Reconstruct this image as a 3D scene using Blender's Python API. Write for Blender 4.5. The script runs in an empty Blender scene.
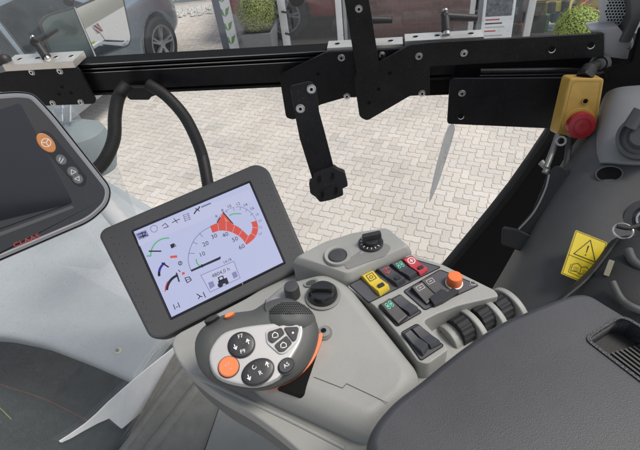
import bpy, bmesh, math, random
from mathutils import Vector, Matrix
random.seed(7)
sc = bpy.context.scene
COL = sc.collection
V = Vector
# ------------------------------------------------------------------ camera
CAM = V((0, 0, 2.6)); PITCH = math.radians(42.7); ROLL = math.radians(7.7); F = 480.0
fw = V((0, math.cos(PITCH), -math.sin(PITCH)))
u0 = V((0, math.sin(PITCH), math.cos(PITCH))); r0 = V((1, 0, 0))
rt = r0 * math.cos(ROLL) - u0 * math.sin(ROLL)
up = u0 * math.cos(ROLL) + r0 * math.sin(ROLL)
def ray(x, y): return fw + rt * ((x - 320) / F) + up * ((225 - y) / F)
def P(x, y, d): return CAM + ray(x, y) * d
def G(x, y, z):
    v = ray(x, y); return CAM + v * ((z - CAM.z) / v.z)
cd = bpy.data.cameras.new('camera'); cam = bpy.data.objects.new('camera', cd); COL.objects.link(cam)
cd.sensor_width = 36; cd.lens = F / 640 * 36; cd.clip_start = 0.02; cd.clip_end = 500
m = Matrix((rt, up, -fw)).transposed().to_4x4(); m.translation = CAM
cam.matrix_world = m; sc.camera = cam

# ------------------------------------------------------------------ frames
class Frame:
    def __init__(s, o, ex, n):
        s.o = V(o); s.n = V(n).normalized(); ex = V(ex); s.ex = (ex - s.n * ex.dot(s.n)).normalized(); s.ey = s.n.cross(s.ex)
    def w(s, x, y, z=0): return s.o + s.ex * x + s.ey * y + s.n * z
    def at(s, px, py, lift=0):
        v = ray(px, py); o = s.o + s.n * lift
        t = (o - CAM).dot(s.n) / v.dot(s.n); q = CAM + v * t - s.o
        return (q.dot(s.ex), q.dot(s.ey))
    def L(s, pts, lift=0): return [s.at(p[0], p[1], lift) for p in pts]
    def m(s, px, py):      # metres per pixel here
        v = ray(px, py); return (s.o - CAM).dot(s.n) / v.dot(s.n) / F
    def up(s, h): return Frame(s.o + s.n * h, s.ex, s.n)
def HZ(z): return Frame((0, 0, z), (1, 0, 0), (0, 0, 1))
def FP(px, py, d, n, dx, dy):
    o = P(px, py, d); f = Frame(o, rt, n); a = f.at(px + dx, py + dy)
    return Frame(o, f.w(*a) - o, n)
# window plane
WN = V((-.191, -.982, 0)).normalized()
WX = V((.982, -.191, 0)).normalized()
def W(dist): return Frame(V((0, .78, 2.24)) - WN * dist, WX, WN)   # dist = metres beyond the rail plane

def rnd(pts, r, n=4):
    out = []; k = len(pts)
    for i in range(k):
        p = V((*pts[i][:2], 0)); a = V((*pts[i - 1][:2], 0)); b = V((*pts[(i + 1) % k][:2], 0))
        ri = pts[i][2] if len(pts[i]) > 2 else r
        la = (a - p).length; lb = (b - p).length
        q = min(ri, la * .48, lb * .48)
        A = p + (a - p) * (q / max(la, 1e-9)); B = p + (b - p) * (q / max(lb, 1e-9))
        for j in range(n + 1):
            t = j / n; c = A * (1 - t) ** 2 + p * 2 * t * (1 - t) + B * t * t
            out.append((c.x, c.y))
    return out
def smooth(pts, n=5, closed=True):
    out = []; k = len(pts)
    rng = range(k) if closed else range(k - 1)
    for i in rng:
        g = lambda j: V(pts[j % k]) if closed else V(pts[max(0, min(k - 1, j))])
        a, b, c, d = g(i - 1), g(i), g(i + 1), g(i + 2)
        for j in range(n):
            t = j / n
            out.append(tuple(.5 * ((2 * b) + (c - a) * t + (2 * a - 5 * b + 4 * c - d) * t * t + (3 * b - a - 3 * c + d) * t ** 3)))
    if not closed: out.append(tuple(pts[-1]))
    return out
def circ(cx, cy, r, n=32, ry=None, rot=0):
    ry = r if ry is None else ry; o = []
    for i in range(n):
        a = 2 * math.pi * i / n; x = r * math.cos(a); y = ry * math.sin(a)
        o.append((cx + x * math.cos(rot) - y * math.sin(rot), cy + x * math.sin(rot) + y * math.cos(rot)))
    return o
def scl(pts, s, c=None):
    if c is None: c = (sum(p[0] for p in pts) / len(pts), sum(p[1] for p in pts) / len(pts))
    return [(c[0] + (p[0] - c[0]) * s, c[1] + (p[1] - c[1]) * s) for p in pts]
def inset(pts, d):
    k = len(pts); A = sum(pts[i - 1][0] * pts[i][1] - pts[i][0] * pts[i - 1][1] for i in range(k))
    sg = 1 if A > 0 else -1; out = []
    for i in range(k):
        p = V(pts[i][:2]); a = V(pts[i - 1][:2]); b = V(pts[(i + 1) % k][:2])
        e1 = (p - a); e2 = (b - p)
        if e1.length < 1e-9: e1 = e2
        if e2.length < 1e-9: e2 = e1
        e1.normalize(); e2.normalize()
        n1 = V((-e1.y, e1.x)) * sg; n2 = V((-e2.y, e2.x)) * sg
        nn = (n1 + n2); l = nn.length
        nn = n1 if l < .2 else nn / l
        q = d / max(.5, nn.dot(n1)); out.append((p.x + nn.x * q, p.y + nn.y * q))
    return out

def rr_ring(poly, d, r, n=6):
    A = [(p[0], p[1]) for p in poly]; q = inset(A, d)
    return rnd([(q[i][0], q[i][1], max(.0015, (poly[i][2] if len(poly[i]) > 2 else r) - d * .55)) for i in range(len(q))], r, n)
# ------------------------------------------------------------------ materials
def lin(r, g, b):
    f = lambda c: (c / 255 / 12.92) if c / 255 <= .04045 else ((c / 255 + .055) / 1.055) ** 2.4
    return (f(r), f(g), f(b))
M = {}
def mat(name, col, rough=.5, metal=0, spec=.5, var=0, vscale=8, bump=0, bscale=200, voro=False, dust=0, coat=0, emit=0):
    if name in M: return M[name]
    mt = bpy.data.materials.new(name); mt.use_nodes = True; nt = mt.node_tree; b = nt.nodes['Principled BSDF']
    b.inputs['Base Color'].default_value = (*col, 1); b.inputs['Roughness'].default_value = rough
    b.inputs['Metallic'].default_value = metal; b.inputs['Specular IOR Level'].default_value = spec
    b.inputs['Coat Weight'].default_value = coat; b.inputs['Coat Roughness'].default_value = .05
    N = nt.nodes.new; Lk = nt.links.new
    tc = N('ShaderNodeTexCoord')
    if var or dust:
        nz = N('ShaderNodeTexNoise'); nz.inputs['Scale'].default_value = vscale; nz.inputs['Detail'].default_value = 6; nz.inputs['Roughness'].default_value = .65
        Lk(tc.outputs['Object'], nz.inputs['Vector'])
        rp = N('ShaderNodeMapRange'); rp.inputs['From Min'].default_value = .3; rp.inputs['From Max'].default_value = .7
        rp.inputs['To Min'].default_value = 1 - var; rp.inputs['To Max'].default_value = 1 + var
        Lk(nz.outputs['Fac'], rp.inputs['Value'])
        mx = N('ShaderNodeVectorMath'); mx.operation = 'SCALE'; mx.inputs[0].default_value = col
        Lk(rp.outputs['Result'], mx.inputs['Scale']); last = mx.outputs['Vector']
        if dust:
            n2 = N('ShaderNodeTexNoise'); n2.inputs['Scale'].default_value = 420; n2.inputs['Detail'].default_value = 3
            Lk(tc.outputs['Object'], n2.inputs['Vector'])
            r2 = N('ShaderNodeMapRange'); r2.inputs['From Min'].default_value = .6; r2.inputs['From Max'].default_value = .78; r2.inputs['To Max'].default_value = dust
            Lk(n2.outputs['Fac'], r2.inputs['Value'])
            m2 = N('ShaderNodeMix'); m2.data_type = 'RGBA'; m2.inputs['B'].default_value = (.32, .31, .29, 1)
            Lk(r2.outputs['Result'], m2.inputs['Factor']); Lk(last, m2.inputs['A']); last = m2.outputs['Result']
        Lk(last, b.inputs['Base Color'])
        r3 = N('ShaderNodeMapRange'); r3.inputs['To Min'].default_value = max(.02, rough - .08); r3.inputs['To Max'].default_value = min(1, rough + .1)
        Lk(nz.outputs['Fac'], r3.inputs['Value']); Lk(r3.outputs['Result'], b.inputs['Roughness'])
    if bump:
        t = N('ShaderNodeTexVoronoi' if voro else 'ShaderNodeTexNoise'); t.inputs['Scale'].default_value = bscale
        Lk(tc.outputs['Object'], t.inputs['Vector'])
        bp = N('ShaderNodeBump'); bp.inputs['Strength'].default_value = bump; bp.inputs['Distance'].default_value = .001
        Lk(t.outputs['Distance' if voro else 'Fac'], bp.inputs['Height']); Lk(bp.outputs['Normal'], b.inputs['Normal'])
    if emit:
        b.inputs['Emission Color'].default_value = (*col, 1); b.inputs['Emission Strength'].default_value = emit
    M[name] = mt; return mt
def glassmat(name, tint, dust, dscale=90, haze=0.0, ior=1.45, lo=.64):
    mt = bpy.data.materials.new(name); mt.use_nodes = True; nt = mt.node_tree; nt.nodes.clear(); N = nt.nodes.new; Lk = nt.links.new
    out = N('ShaderNodeOutputMaterial'); tr = N('ShaderNodeBsdfTransparent'); tr.inputs['Color'].default_value = (*tint, 1)
    gl = N('ShaderNodeBsdfGlossy'); gl.inputs['Roughness'].default_value = .02; gl.inputs['Color'].default_value = (.9, .93, 1, 1)
    ge = N('ShaderNodeNewGeometry'); dt = N('ShaderNodeVectorMath'); dt.operation = 'DOT_PRODUCT'; Lk(ge.outputs['Normal'], dt.inputs[0]); Lk(ge.outputs['Incoming'], dt.inputs[1])
    def mth(op, a, b=None, bv=None):
        q = N('ShaderNodeMath'); q.operation = op
        if isinstance(a, float): q.inputs[0].default_value = a
        else: Lk(a, q.inputs[0])
        if b is not None: Lk(b, q.inputs[1])
        if bv is not None: q.inputs[1].default_value = bv
        return q.outputs[0]
    f0 = ((ior - 1) / (ior + 1)) ** 2
    ab = mth('ABSOLUTE', dt.outputs['Value']); om = mth('SUBTRACT', 1.0, ab); p5 = mth('POWER', om, None, 5.0); sc_ = mth('MULTIPLY', p5, None, 1 - f0); frs = mth('ADD', sc_, None, f0)
    mx = N('ShaderNodeMixShader'); Lk(frs, mx.inputs[0]); Lk(tr.outputs[0], mx.inputs[1]); Lk(gl.outputs[0], mx.inputs[2])
    df = N('ShaderNodeBsdfDiffuse'); df.inputs['Color'].default_value = (.6, .6, .6, 1)
    tc = N('ShaderNodeTexCoord'); nz = N('ShaderNodeTexNoise'); nz.inputs['Scale'].default_value = dscale; nz.inputs['Detail'].default_value = 3; nz.inputs['Roughness'].default_value = .6
    Lk(tc.outputs['Object'], nz.inputs['Vector'])
    mr = N('ShaderNodeMapRange'); mr.inputs['From Min'].default_value = lo; mr.inputs['From Max'].default_value = lo + .06; mr.inputs['To Min'].default_value = haze; mr.inputs['To Max'].default_value = dust
    Lk(nz.outputs['Fac'], mr.inputs['Value'])
    m2 = N('ShaderNodeMixShader'); Lk(mr.outputs[0], m2.inputs[0]); Lk(mx.outputs[0], m2.inputs[1]); Lk(df.outputs[0], m2.inputs[2])
    Lk(m2.outputs[0], out.inputs['Surface']); M[name] = mt; return mt
mat('light_plastic', (.292, .297, .282), .48, var=.07, vscale=9, dust=.12, bump=.3, bscale=1400)
mat('mid_plastic', (.2, .2, .195), .5, var=.06, vscale=14, bump=.25, bscale=1400)
mat('panel_plastic', (.07, .072, .084), .55, var=.05, bump=.2, bscale=1600)
mat('dark_band', (.13, .132, .13), .6, var=.08, bump=.25, bscale=1200)
mat('switch_black', (.022, .023, .026), .38, var=.1, vscale=60, dust=.15)
mat('switch_grey', (.045, .047, .055), .42, var=.08, vscale=60)
mat('bezel', (.045, .047, .050), .5, var=.07, vscale=20, bump=.3, bscale=1500)
mat('gloss_black', (.006, .006, .008), .12, var=.1)
mat('black_metal', (.007, .007, .009), .42, spec=.25, var=.5, vscale=18, dust=.08, bump=.15, bscale=90)
mat('black_metal_worn', (.010, .010, .011), .48, spec=.3, var=.5, vscale=22, dust=.12, bump=.15, bscale=90)
mat('groove', (.003, .003, .003), .7, spec=.2)
mat('rail_highlight', (.35, .35, .36), .25, metal=.9)
mat('rubber', (.014, .014, .015), .65, var=.2, dust=.15)
mat('alu', (.72, .69, .63), .35, metal=.75, var=.08, vscale=40, bump=.1, bscale=600)
mat('steel', (.62, .61, .6), .25, metal=1, var=.1, vscale=60)
mat('galv', (.3, .3, .29), .4, metal=.6, var=.3, vscale=50)
mat('estop_yellow', (.5, .31, .065), .5, var=.15, vscale=30, dust=.2)
mat('estop_red', (.3, .012, .018), .35, var=.15, vscale=40, dust=.12)
mat('sw_yellow', (.6, .45, .04), .4, var=.06)
mat('sw_red', (.45, .045, .06), .4, var=.06)
mat('orange', (.72, .17, .05), .42, var=.06)
mat('orange_btn', (.78, .2, .07), .3, var=.06)
mat('silver_face', (.42, .42, .42), .42, metal=.3, var=.04, bump=.08, bscale=1500)
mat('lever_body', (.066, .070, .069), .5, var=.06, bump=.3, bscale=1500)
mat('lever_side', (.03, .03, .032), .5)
mat('pad', (.040, .042, .048), .44, var=.16, vscale=9, bump=.15, bscale=1700, voro=True)
mat('pad_side', (.03, .031, .035), .5, bump=.4, bscale=700, voro=True)
mat('trim_dark', (.062, .064, .065), .55, var=.2, vscale=12, bump=.3, bscale=1200)
mat('trim_darker', (.016, .0165, .017), .6, var=.2, bump=.3, bscale=1200)
mat('trim_grey', (.22, .225, .225), .45, var=.08, bump=.2, bscale=1200)
mat('label_yellow', (.72, .56, .02), .35, var=.06)
mat('ink', (.008, .008, .008), .5)
mat('icon_white', (.75, .75, .75), .5)
mat('icon_dim', (.4, .4, .4), .5)
mat('icon_green', (.1, .5, .35), .5)
mat('icon_red', (.5, .03, .04), .5)
mat('mon_frame', (.24, .245, .26), .4, var=.04)
mat('mon_face', (.018, .019, .022), .35, var=.1)
mat('mon_screen', (.009, .01, .014), .08, var=.1)
mat('mat_floor', (.16, .16, .148), .8, dust=.35, var=.15, vscale=40, bump=.8, bscale=500)
mat('floor_panel', (.19, .195, .185), .5, var=.07, vscale=20, bump=.3, bscale=900)
mat('fender', (.40, .41, .42), .5, var=.07, vscale=7, dust=.25)
mat('deck_shade', (.03, .037, .038), .8, var=.35, vscale=9, dust=.5)
mat('strip_white', (.66, .67, .67), .6, var=.06, vscale=30)
mat('hose', (.012, .012, .012), .55, var=.15)
mat('housing_grey', (.2, .23, .24), .45, var=.1)
mat('car_silver', (.22, .27, .31), .25, metal=.5, coat=.9, var=.03)
mat('car_red', (.42, .02, .02), .3, coat=.6)
mat('car_white', (.7, .7, .7), .3, coat=.5)
mat('car_glass', (.03, .038, .042), .08, var=.5, vscale=3, dust=.25)
mat('car_trim', (.03, .03, .032), .5)
mat('tyre', (.02, .02, .02), .8, bump=.4)
mat('rim', (.55, .56, .58), .3, metal=.8)
mat('mirror', (.85, .87, .88), .015, metal=1)
mat('mirror_dark_reflection', (.18, .23, .24), .06, metal=1, dust=.3, var=.1)
mat('pot', (.17, .175, .185), .65, var=.08, vscale=20)
mat('pot_zinc', (.5, .5, .51), .5, var=.1)
mat('slate', (.1, .12, .155), .45)
mat('frame_white', (.75, .76, .77), .4)
mat('frame_grey', (.32, .34, .36), .45)
mat('perf', (.42, .45, .45), .45)
mat('interior_floor', (.16, .13, .12), .35, var=.2, vscale=3)
mat('wall_white', (.6, .6, .6), .7, var=.04)
mat('fence_grey', (.3, .35, .37), .5, var=.05)
mat('leaf_green', (.14, .3, .1), .5)
mat('poster_paper', (.72, .73, .74), .4, var=.03)
mat('poster_dark', (.12, .13, .14), .4, var=.6, vscale=30)
mat('poster_mid', (.3, .31, .31), .4, var=.5, vscale=40)
mat('toy_blue', (.07, .13, .3), .5); mat('toy_yellow', (.65, .5, .08), .5); mat('toy_red', (.55, .06, .04), .5)
mat('lime_dim', (.2, .32, .08), .6); mat('lime', (.6, .85, .05), .6); mat('soil', (.03, .022, .015), .9)
mat('leaf_core', (.06, .08, .02), .9); mat('bark', (.08, .05, .03), .9)
mat('joint_sand', (.54, .48, .43), .95, var=.2, vscale=60)
mat('far_ground', (.36, .34, .32), .95, var=.1, vscale=2)
mat('gravel_stone', (.6, .59, .56), .8, var=.25, vscale=30)
mat('shop_dark', (.07, .065, .06), .8, var=.4, vscale=4); mat('carton', (.4, .3, .18), .8); mat('crate_green', (.08, .3, .12), .5); mat('wheel_rubber', (.022, .023, .025), .62, spec=.25, var=.15); mat('roof_shade_grey', (.3, .3, .3), .8); mat('trim_black', (.004, .004, .0045), .7, spec=.15, var=.2)
mat('black_handle', (.02, .018, .018), .5, dust=.25, var=.2)
mat('ink2', (.35, .22, .05), .6); mat('sw_dkyellow', (.35, .23, .05), .5); mat('sw_dkred', (.2, .01, .012), .5); mat('trim_grey2', (.09, .09, .09), .5, dust=.2)
mat('latch_black', (.022, .023, .025), .45, spec=.25, var=.15, dust=.05)
mat('trim_mid', (.085, .088, .09), .45, var=.1)
mat('bone', (.3, .28, .2), .5)
mat('trim_pale', (.32, .32, .33), .5, var=.05)
mat('gloss_knob', (.016, .017, .018), .22, var=.1)
mat('mon_frame2', (.06, .062, .068), .4); mat('claas_red', (.42, .025, .03), .5); mat('orange_dk', (.5, .19, .05), .4); mat('btn_grey', (.1, .105, .11), .45)
mat('washer', (.6, .55, .42), .5); mat('copper', (.12, .045, .035), .6)
glassmat('cab_glass', (.95, .97, .97), .3, 190, .035, lo=.66)  # even haze painted into the pane, washing out the view like reflections
glassmat('low_glass', (.93, .955, .96), .26, 380, .045, lo=.62)
glassmat('shop_glass', (.86, .9, .9), .12, 30, .01, 1.4)
glassmat('film', (.92, .94, .97), .7, 60, .42)
glassmat('lens', (.8, .85, .9), .3, 60, .15, 1.6)
# emissive LCD colours
def emi(name, c, s=1.0):
    mt = bpy.data.materials.new(name); mt.use_nodes = True; b = mt.node_tree.nodes['Principled BSDF']
    b.inputs['Base Color'].default_value = (.01, .01, .012, 1); b.inputs['Roughness'].default_value = .15
    b.inputs['Emission Color'].default_value = (*c, 1); b.inputs['Emission Strength'].default_value = s; M[name] = mt
LCD = .62
emi('lcd', lin(198, 204, 240), LCD); emi('lcd_hi', lin(205, 208, 240), LCD); emi('lcd_grey', lin(140, 144, 190), LCD)
emi('lcd_ink', lin(20, 18, 40), LCD); emi('lcd_red', lin(226, 84, 66), LCD); emi('lcd_green', lin(90, 190, 110), LCD); emi('lcd_blue', lin(40, 40, 150), LCD)
emi('lcd_or', lin(225, 150, 120), LCD); emi('lcd_line', lin(120, 120, 160), LCD)

def leafmat(name, c1, c2):
    mt = bpy.data.materials.new(name); mt.use_nodes = True; nt = mt.node_tree; b = nt.nodes['Principled BSDF']
    g = nt.nodes.new('ShaderNodeTexNoise'); g.inputs['Scale'].default_value = 45
    tc = nt.nodes.new('ShaderNodeTexCoord'); nt.links.new(tc.outputs['Object'], g.inputs['Vector'])
    cr = nt.nodes.new('ShaderNodeValToRGB'); cr.color_ramp.elements[0].color = (*c1, 1); cr.color_ramp.elements[1].color = (*c2, 1)
    cr.color_ramp.elements[0].position = .35; cr.color_ramp.elements[1].position = .65
    nt.links.new(g.outputs['Fac'], cr.inputs['Fac']); nt.links.new(cr.outputs['Color'], b.inputs['Base Color']); b.inputs['Roughness'].default_value = .55
    M[name] = mt
leafmat('box_leaf', (.13, .17, .03), (.36, .38, .08))
leafmat('box_leaf_bright', (.22, .30, .05), (.45, .55, .1))

# pavers
def paver_mat():
    mt = bpy.data.materials.new('paving_stone'); mt.use_nodes = True; nt = mt.node_tree; b = nt.nodes['Principled BSDF']; N = nt.nodes.new; Lk = nt.links.new
    at = N('ShaderNodeAttribute'); at.attribute_name = 'tint'
    tc = N('ShaderNodeTexCoord'); nz = N('ShaderNodeTexNoise'); nz.inputs['Scale'].default_value = 180; nz.inputs['Detail'].default_value = 4
    n2 = N('ShaderNodeTexNoise'); n2.inputs['Scale'].default_value = 1.1; n2.inputs['Detail'].default_value = 5
    Lk(tc.outputs['Object'], nz.inputs['Vector']); Lk(tc.outputs['Object'], n2.inputs['Vector'])
    a = N('ShaderNodeMapRange'); a.inputs['To Min'].default_value = .8; a.inputs['To Max'].default_value = 1.2; Lk(nz.outputs['Fac'], a.inputs['Value'])
    c = N('ShaderNodeMapRange'); c.inputs['From Min'].default_value = .3; c.inputs['From Max'].default_value = .7; c.inputs['To Min'].default_value = .84; c.inputs['To Max'].default_value = 1.08; Lk(n2.outputs['Fac'], c.inputs['Value'])
    mu = N('ShaderNodeMath'); mu.operation = 'MULTIPLY'; Lk(a.outputs[0], mu.inputs[0]); Lk(c.outputs[0], mu.inputs[1])
    vm = N('ShaderNodeVectorMath'); vm.operation = 'SCALE'; Lk(at.outputs['Color'], vm.inputs[0]); Lk(mu.outputs[0], vm.inputs['Scale'])
    Lk(vm.outputs['Vector'], b.inputs['Base Color']); b.inputs['Roughness'].default_value = .85
    bp = N('ShaderNodeBump'); bp.inputs['Strength'].default_value = .3; bp.inputs['Distance'].default_value = .002; Lk(nz.outputs['Fac'], bp.inputs['Height']); Lk(bp.outputs[0], b.inputs['Normal'])
    M['paver'] = mt
paver_mat()

# ------------------------------------------------------------------ mesh builder
class MB:
    def __init__(s): s.v = []; s.f = []; s.m = []; s.mats = []
    def mi(s, name):
        if name not in s.mats: s.mats.append(name)
        return s.mats.index(name)
    def face(s, idx, mt): s.f.append(idx); s.m.append(s.mi(mt))
    def addv(s, ps): b = len(s.v); s.v += [V(p) for p in ps]; return b
    def prism(s, fr, pts, z0, z1, mt, side=None, topz=None, taper=0):
        pts = [p[:2] for p in pts]
        A = sum(pts[i - 1][0] * pts[i][1] - pts[i][0] * pts[i - 1][1] for i in range(len(pts)))
        if A < 0: pts = pts[::-1]
        k = len(pts); tp = inset(pts, taper) if taper else pts
        b = s.addv([fr.w(x, y, z0) for x, y in pts]); t = s.addv([fr.w(x, y, z1) for x, y in tp])
        s.face([t + i for i in range(k)], mt); s.face([b + i for i in range(k)][::-1], side or mt)
        for i in range(k):
            j = (i + 1) % k; s.face([b + i, b + j, t + j, t + i], side or mt)
        return s
    def flat(s, fr, pts, z, mt):
        pts = [p[:2] for p in pts]
        A = sum(pts[i - 1][0] * pts[i][1] - pts[i][0] * pts[i - 1][1] for i in range(len(pts)))
        if A < 0: pts = pts[::-1]
        b = s.addv([fr.w(x, y, z) for x, y in pts]); s.face([b + i for i in range(len(pts))], mt); return s
    def loft(s, fr, rings, mt, cap0=True, cap1=True, mts=None):
        """rings: list of (pts, z); same count"""
        k = len(rings[0][0]); base = []
        for pts, z in rings:
            A = sum(pts[i - 1][0] * pts[i][1] - pts[i][0] * pts[i - 1][1] for i in range(k))
            if A < 0: pts = pts[::-1]
            base.append(s.addv([fr.w(x, y, z) for x, y in pts]))
        for r in range(len(rings) - 1):
            a, c = base[r], base[r + 1]
            for i in range(k):
                j = (i + 1) % k; s.face([a + i, a + j, c + j, c + i], mts[r] if mts else mt)
        if cap0: s.face([base[0] + i for i in range(k)][::-1], mts[0] if mts else mt)
        if cap1: s.face([base[-1] + i for i in range(k)], mts[-1] if mts else mt)
        return s
    def box(s, fr, x0, x1, y0, y1, z0, z1, mt): return s.prism(fr, [(x0, y0), (x1, y0), (x1, y1), (x0, y1)], z0, z1, mt)
    def ring(s, fr, outer, inner, z0, z1, mt):
        k = len(outer)
        ob = s.addv([fr.w(*p[:2], z0) for p in outer]); ot = s.addv([fr.w(*p[:2], z1) for p in outer])
        ib = s.addv([fr.w(*p[:2], z0) for p in inner]); it = s.addv([fr.w(*p[:2], z1) for p in inner])
        for i in range(k):
            j = (i + 1) % k
            s.face([ot + i, ot + j, it + j, it + i], mt); s.face([ob + j, ob + i, ib + i, ib + j], mt)
            s.face([ob + i, ob + j, ot + j, ot + i], mt); s.face([ib + j, ib + i, it + i, it + j], mt)
        return s
    def tube(s, pts, r, mt, n=12, ribs=0, cap=True):
        pts = [V(p) for p in pts]; k = len(pts); up_ = V((0, 0, 1)); prev = None; base = []
        for i in range(k):
            t = (pts[min(k - 1, i + 1)] - pts[max(0, i - 1)]).normalized()
            a = prev - t * prev.dot(t) if prev is not None else (up_ - t * up_.dot(t))
            if a.length < .05: a = V((1, 0, 0)) - t * t.x
            a.normalize(); prev = a; c = t.cross(a)
            rr = r(i / (k - 1)) if callable(r) else r
            if ribs and i % 2: rr *= ribs
            base.append(s.addv([pts[i] + a * rr * math.cos(2 * math.pi * q / n) + c * rr * math.sin(2 * math.pi * q / n) for q in range(n)]))
        for i in range(k - 1):
            for q in range(n):
                w = (q + 1) % n; s.face([base[i] + q, base[i] + w, base[i + 1] + w, base[i + 1] + q], mt)
        if cap: s.face([base[0] + q for q in range(n)][::-1], mt); s.face([base[-1] + q for q in range(n)], mt)
        return s
    def line(s, fr, pts, w, z, mt, closed=False):
        pts = [V(p[:2]) for p in pts]; k = len(pts); nseg = k if closed else k - 1
        for i in range(nseg):
            a, b = pts[i], pts[(i + 1) % k]; d = b - a
            if d.length < 1e-9: continue
            d.normalize(); n = V((-d.y, d.x)) * w / 2; e = d * w * .3
            s.flat(fr, [a - e - n, b + e - n, b + e + n, a - e + n], z + .00002 * (i % 3), mt)
        return s
    def text(s, fr, txt, x, y, size, z, mt, rot=0, align='CENTER', sx=1):
        c = bpy.data.curves.new('t', 'FONT'); c.body = txt; c.size = size; c.align_x = align; c.align_y = 'CENTER'; c.resolution_u = 2
        o = bpy.data.objects.new('t', c); COL.objects.link(o)
        dg = bpy.context.evaluated_depsgraph_get(); me = o.evaluated_get(dg).to_mesh()
        cr, sr = math.cos(rot), math.sin(rot); b = len(s.v)
        for v in me.vertices:
            a, bb = v.co.x * sx, v.co.y; s.v.append(fr.w(x + a * cr - bb * sr, y + a * sr + bb * cr, z))
        for p in me.polygons: s.face([b + i for i in p.vertices], mt)
        o.evaluated_get(dg).to_mesh_clear(); bpy.data.objects.remove(o); bpy.data.curves.remove(c); return s
    def sphere(s, c, r, mt, nu=24, nv=12, sz=1):
        c = V(c); base = []
        for i in range(nv + 1):
            a = math.pi * i / nv
            base.append(s.addv([c + V((r * math.sin(a) * math.cos(2 * math.pi * q / nu), r * math.sin(a) * math.sin(2 * math.pi * q / nu), r * sz * math.cos(a))) for q in range(nu)]))
        for i in range(nv):
            for q in range(nu):
                w = (q + 1) % nu; s.face([base[i] + q, base[i + 1] + q, base[i + 1] + w, base[i] + w], mt)
        return s
    def build(s, name, parent=None, bevel=0, seg=2, ang=35, sub=0, flatshade=False, loc=None):
        me = bpy.data.meshes.new(name)
        org = V(loc) if loc is not None else V((0, 0, 0))
        me.from_pydata([tuple(v - org) for v in s.v], [], s.f)
        for n in s.mats: me.materials.append(M[n])
        me.polygons.foreach_set('material_index', s.m)
        if bevel:
            bm = bmesh.new(); bm.from_mesh(me)
            es = [e for e in bm.edges if e.is_manifold and e.calc_face_angle(0) > math.radians(ang)]
            if es: bmesh.ops.bevel(bm, geom=es, offset=bevel, segments=seg, profile=.6, affect='EDGES', clamp_overlap=True)
            bm.to_mesh(me); bm.free()
        if not flatshade:
            me.shade_smooth() if hasattr(me, 'shade_smooth') else None
            me.polygons.foreach_set('use_smooth', [True] * len(me.polygons))
            if not sub: me.set_sharp_from_angle(angle=math.radians(38))
        me.update()
        o = bpy.data.objects.new(name, me); COL.objects.link(o); o.location = org
        if parent is not None:
            o.parent = parent; o.matrix_parent_inverse = Matrix.Translation(-root_loc(parent))
        if not sub and not flatshade and len(s.f) > 6:
            wn = o.modifiers.new('wn', 'WEIGHTED_NORMAL'); wn.keep_sharp = True; wn.weight = 60
        if sub:
            md = o.modifiers.new('sub', 'SUBSURF'); md.levels = sub; md.render_levels = sub
        return o
def root_loc(o):
    l = V((0, 0, 0))
    l += o.location
    return l
def empty(name, label, cat, loc, group=None):
    o = bpy.data.objects.new(name, None); COL.objects.link(o); o.location = loc; o.empty_display_size = .05
    o['label'] = label; o['category'] = cat
    if group: o['group'] = group
    return o
def tag(o, label, cat, group=None):
    o['label'] = label; o['category'] = cat
    if group: o['group'] = group
    return o
def struct(o): o['kind'] = 'structure'; return o
def bolt(fr, px, py, r=.0042, parent=None, z=0, name='bolt'):
    x, y = fr.at(px, py); m_ = MB()
    m_.prism(fr, circ(x, y, r, 20), z, z + .003, 'steel')
    m_.ring(fr, circ(x, y, r * 1.35, 20), circ(x, y, r, 20), z, z + .0012, 'galv')
    m_.flat(fr, circ(x, y, r * .5, 6), z + .00305, 'groove')
    return m_.build(name, parent, .0006, 2)

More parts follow.
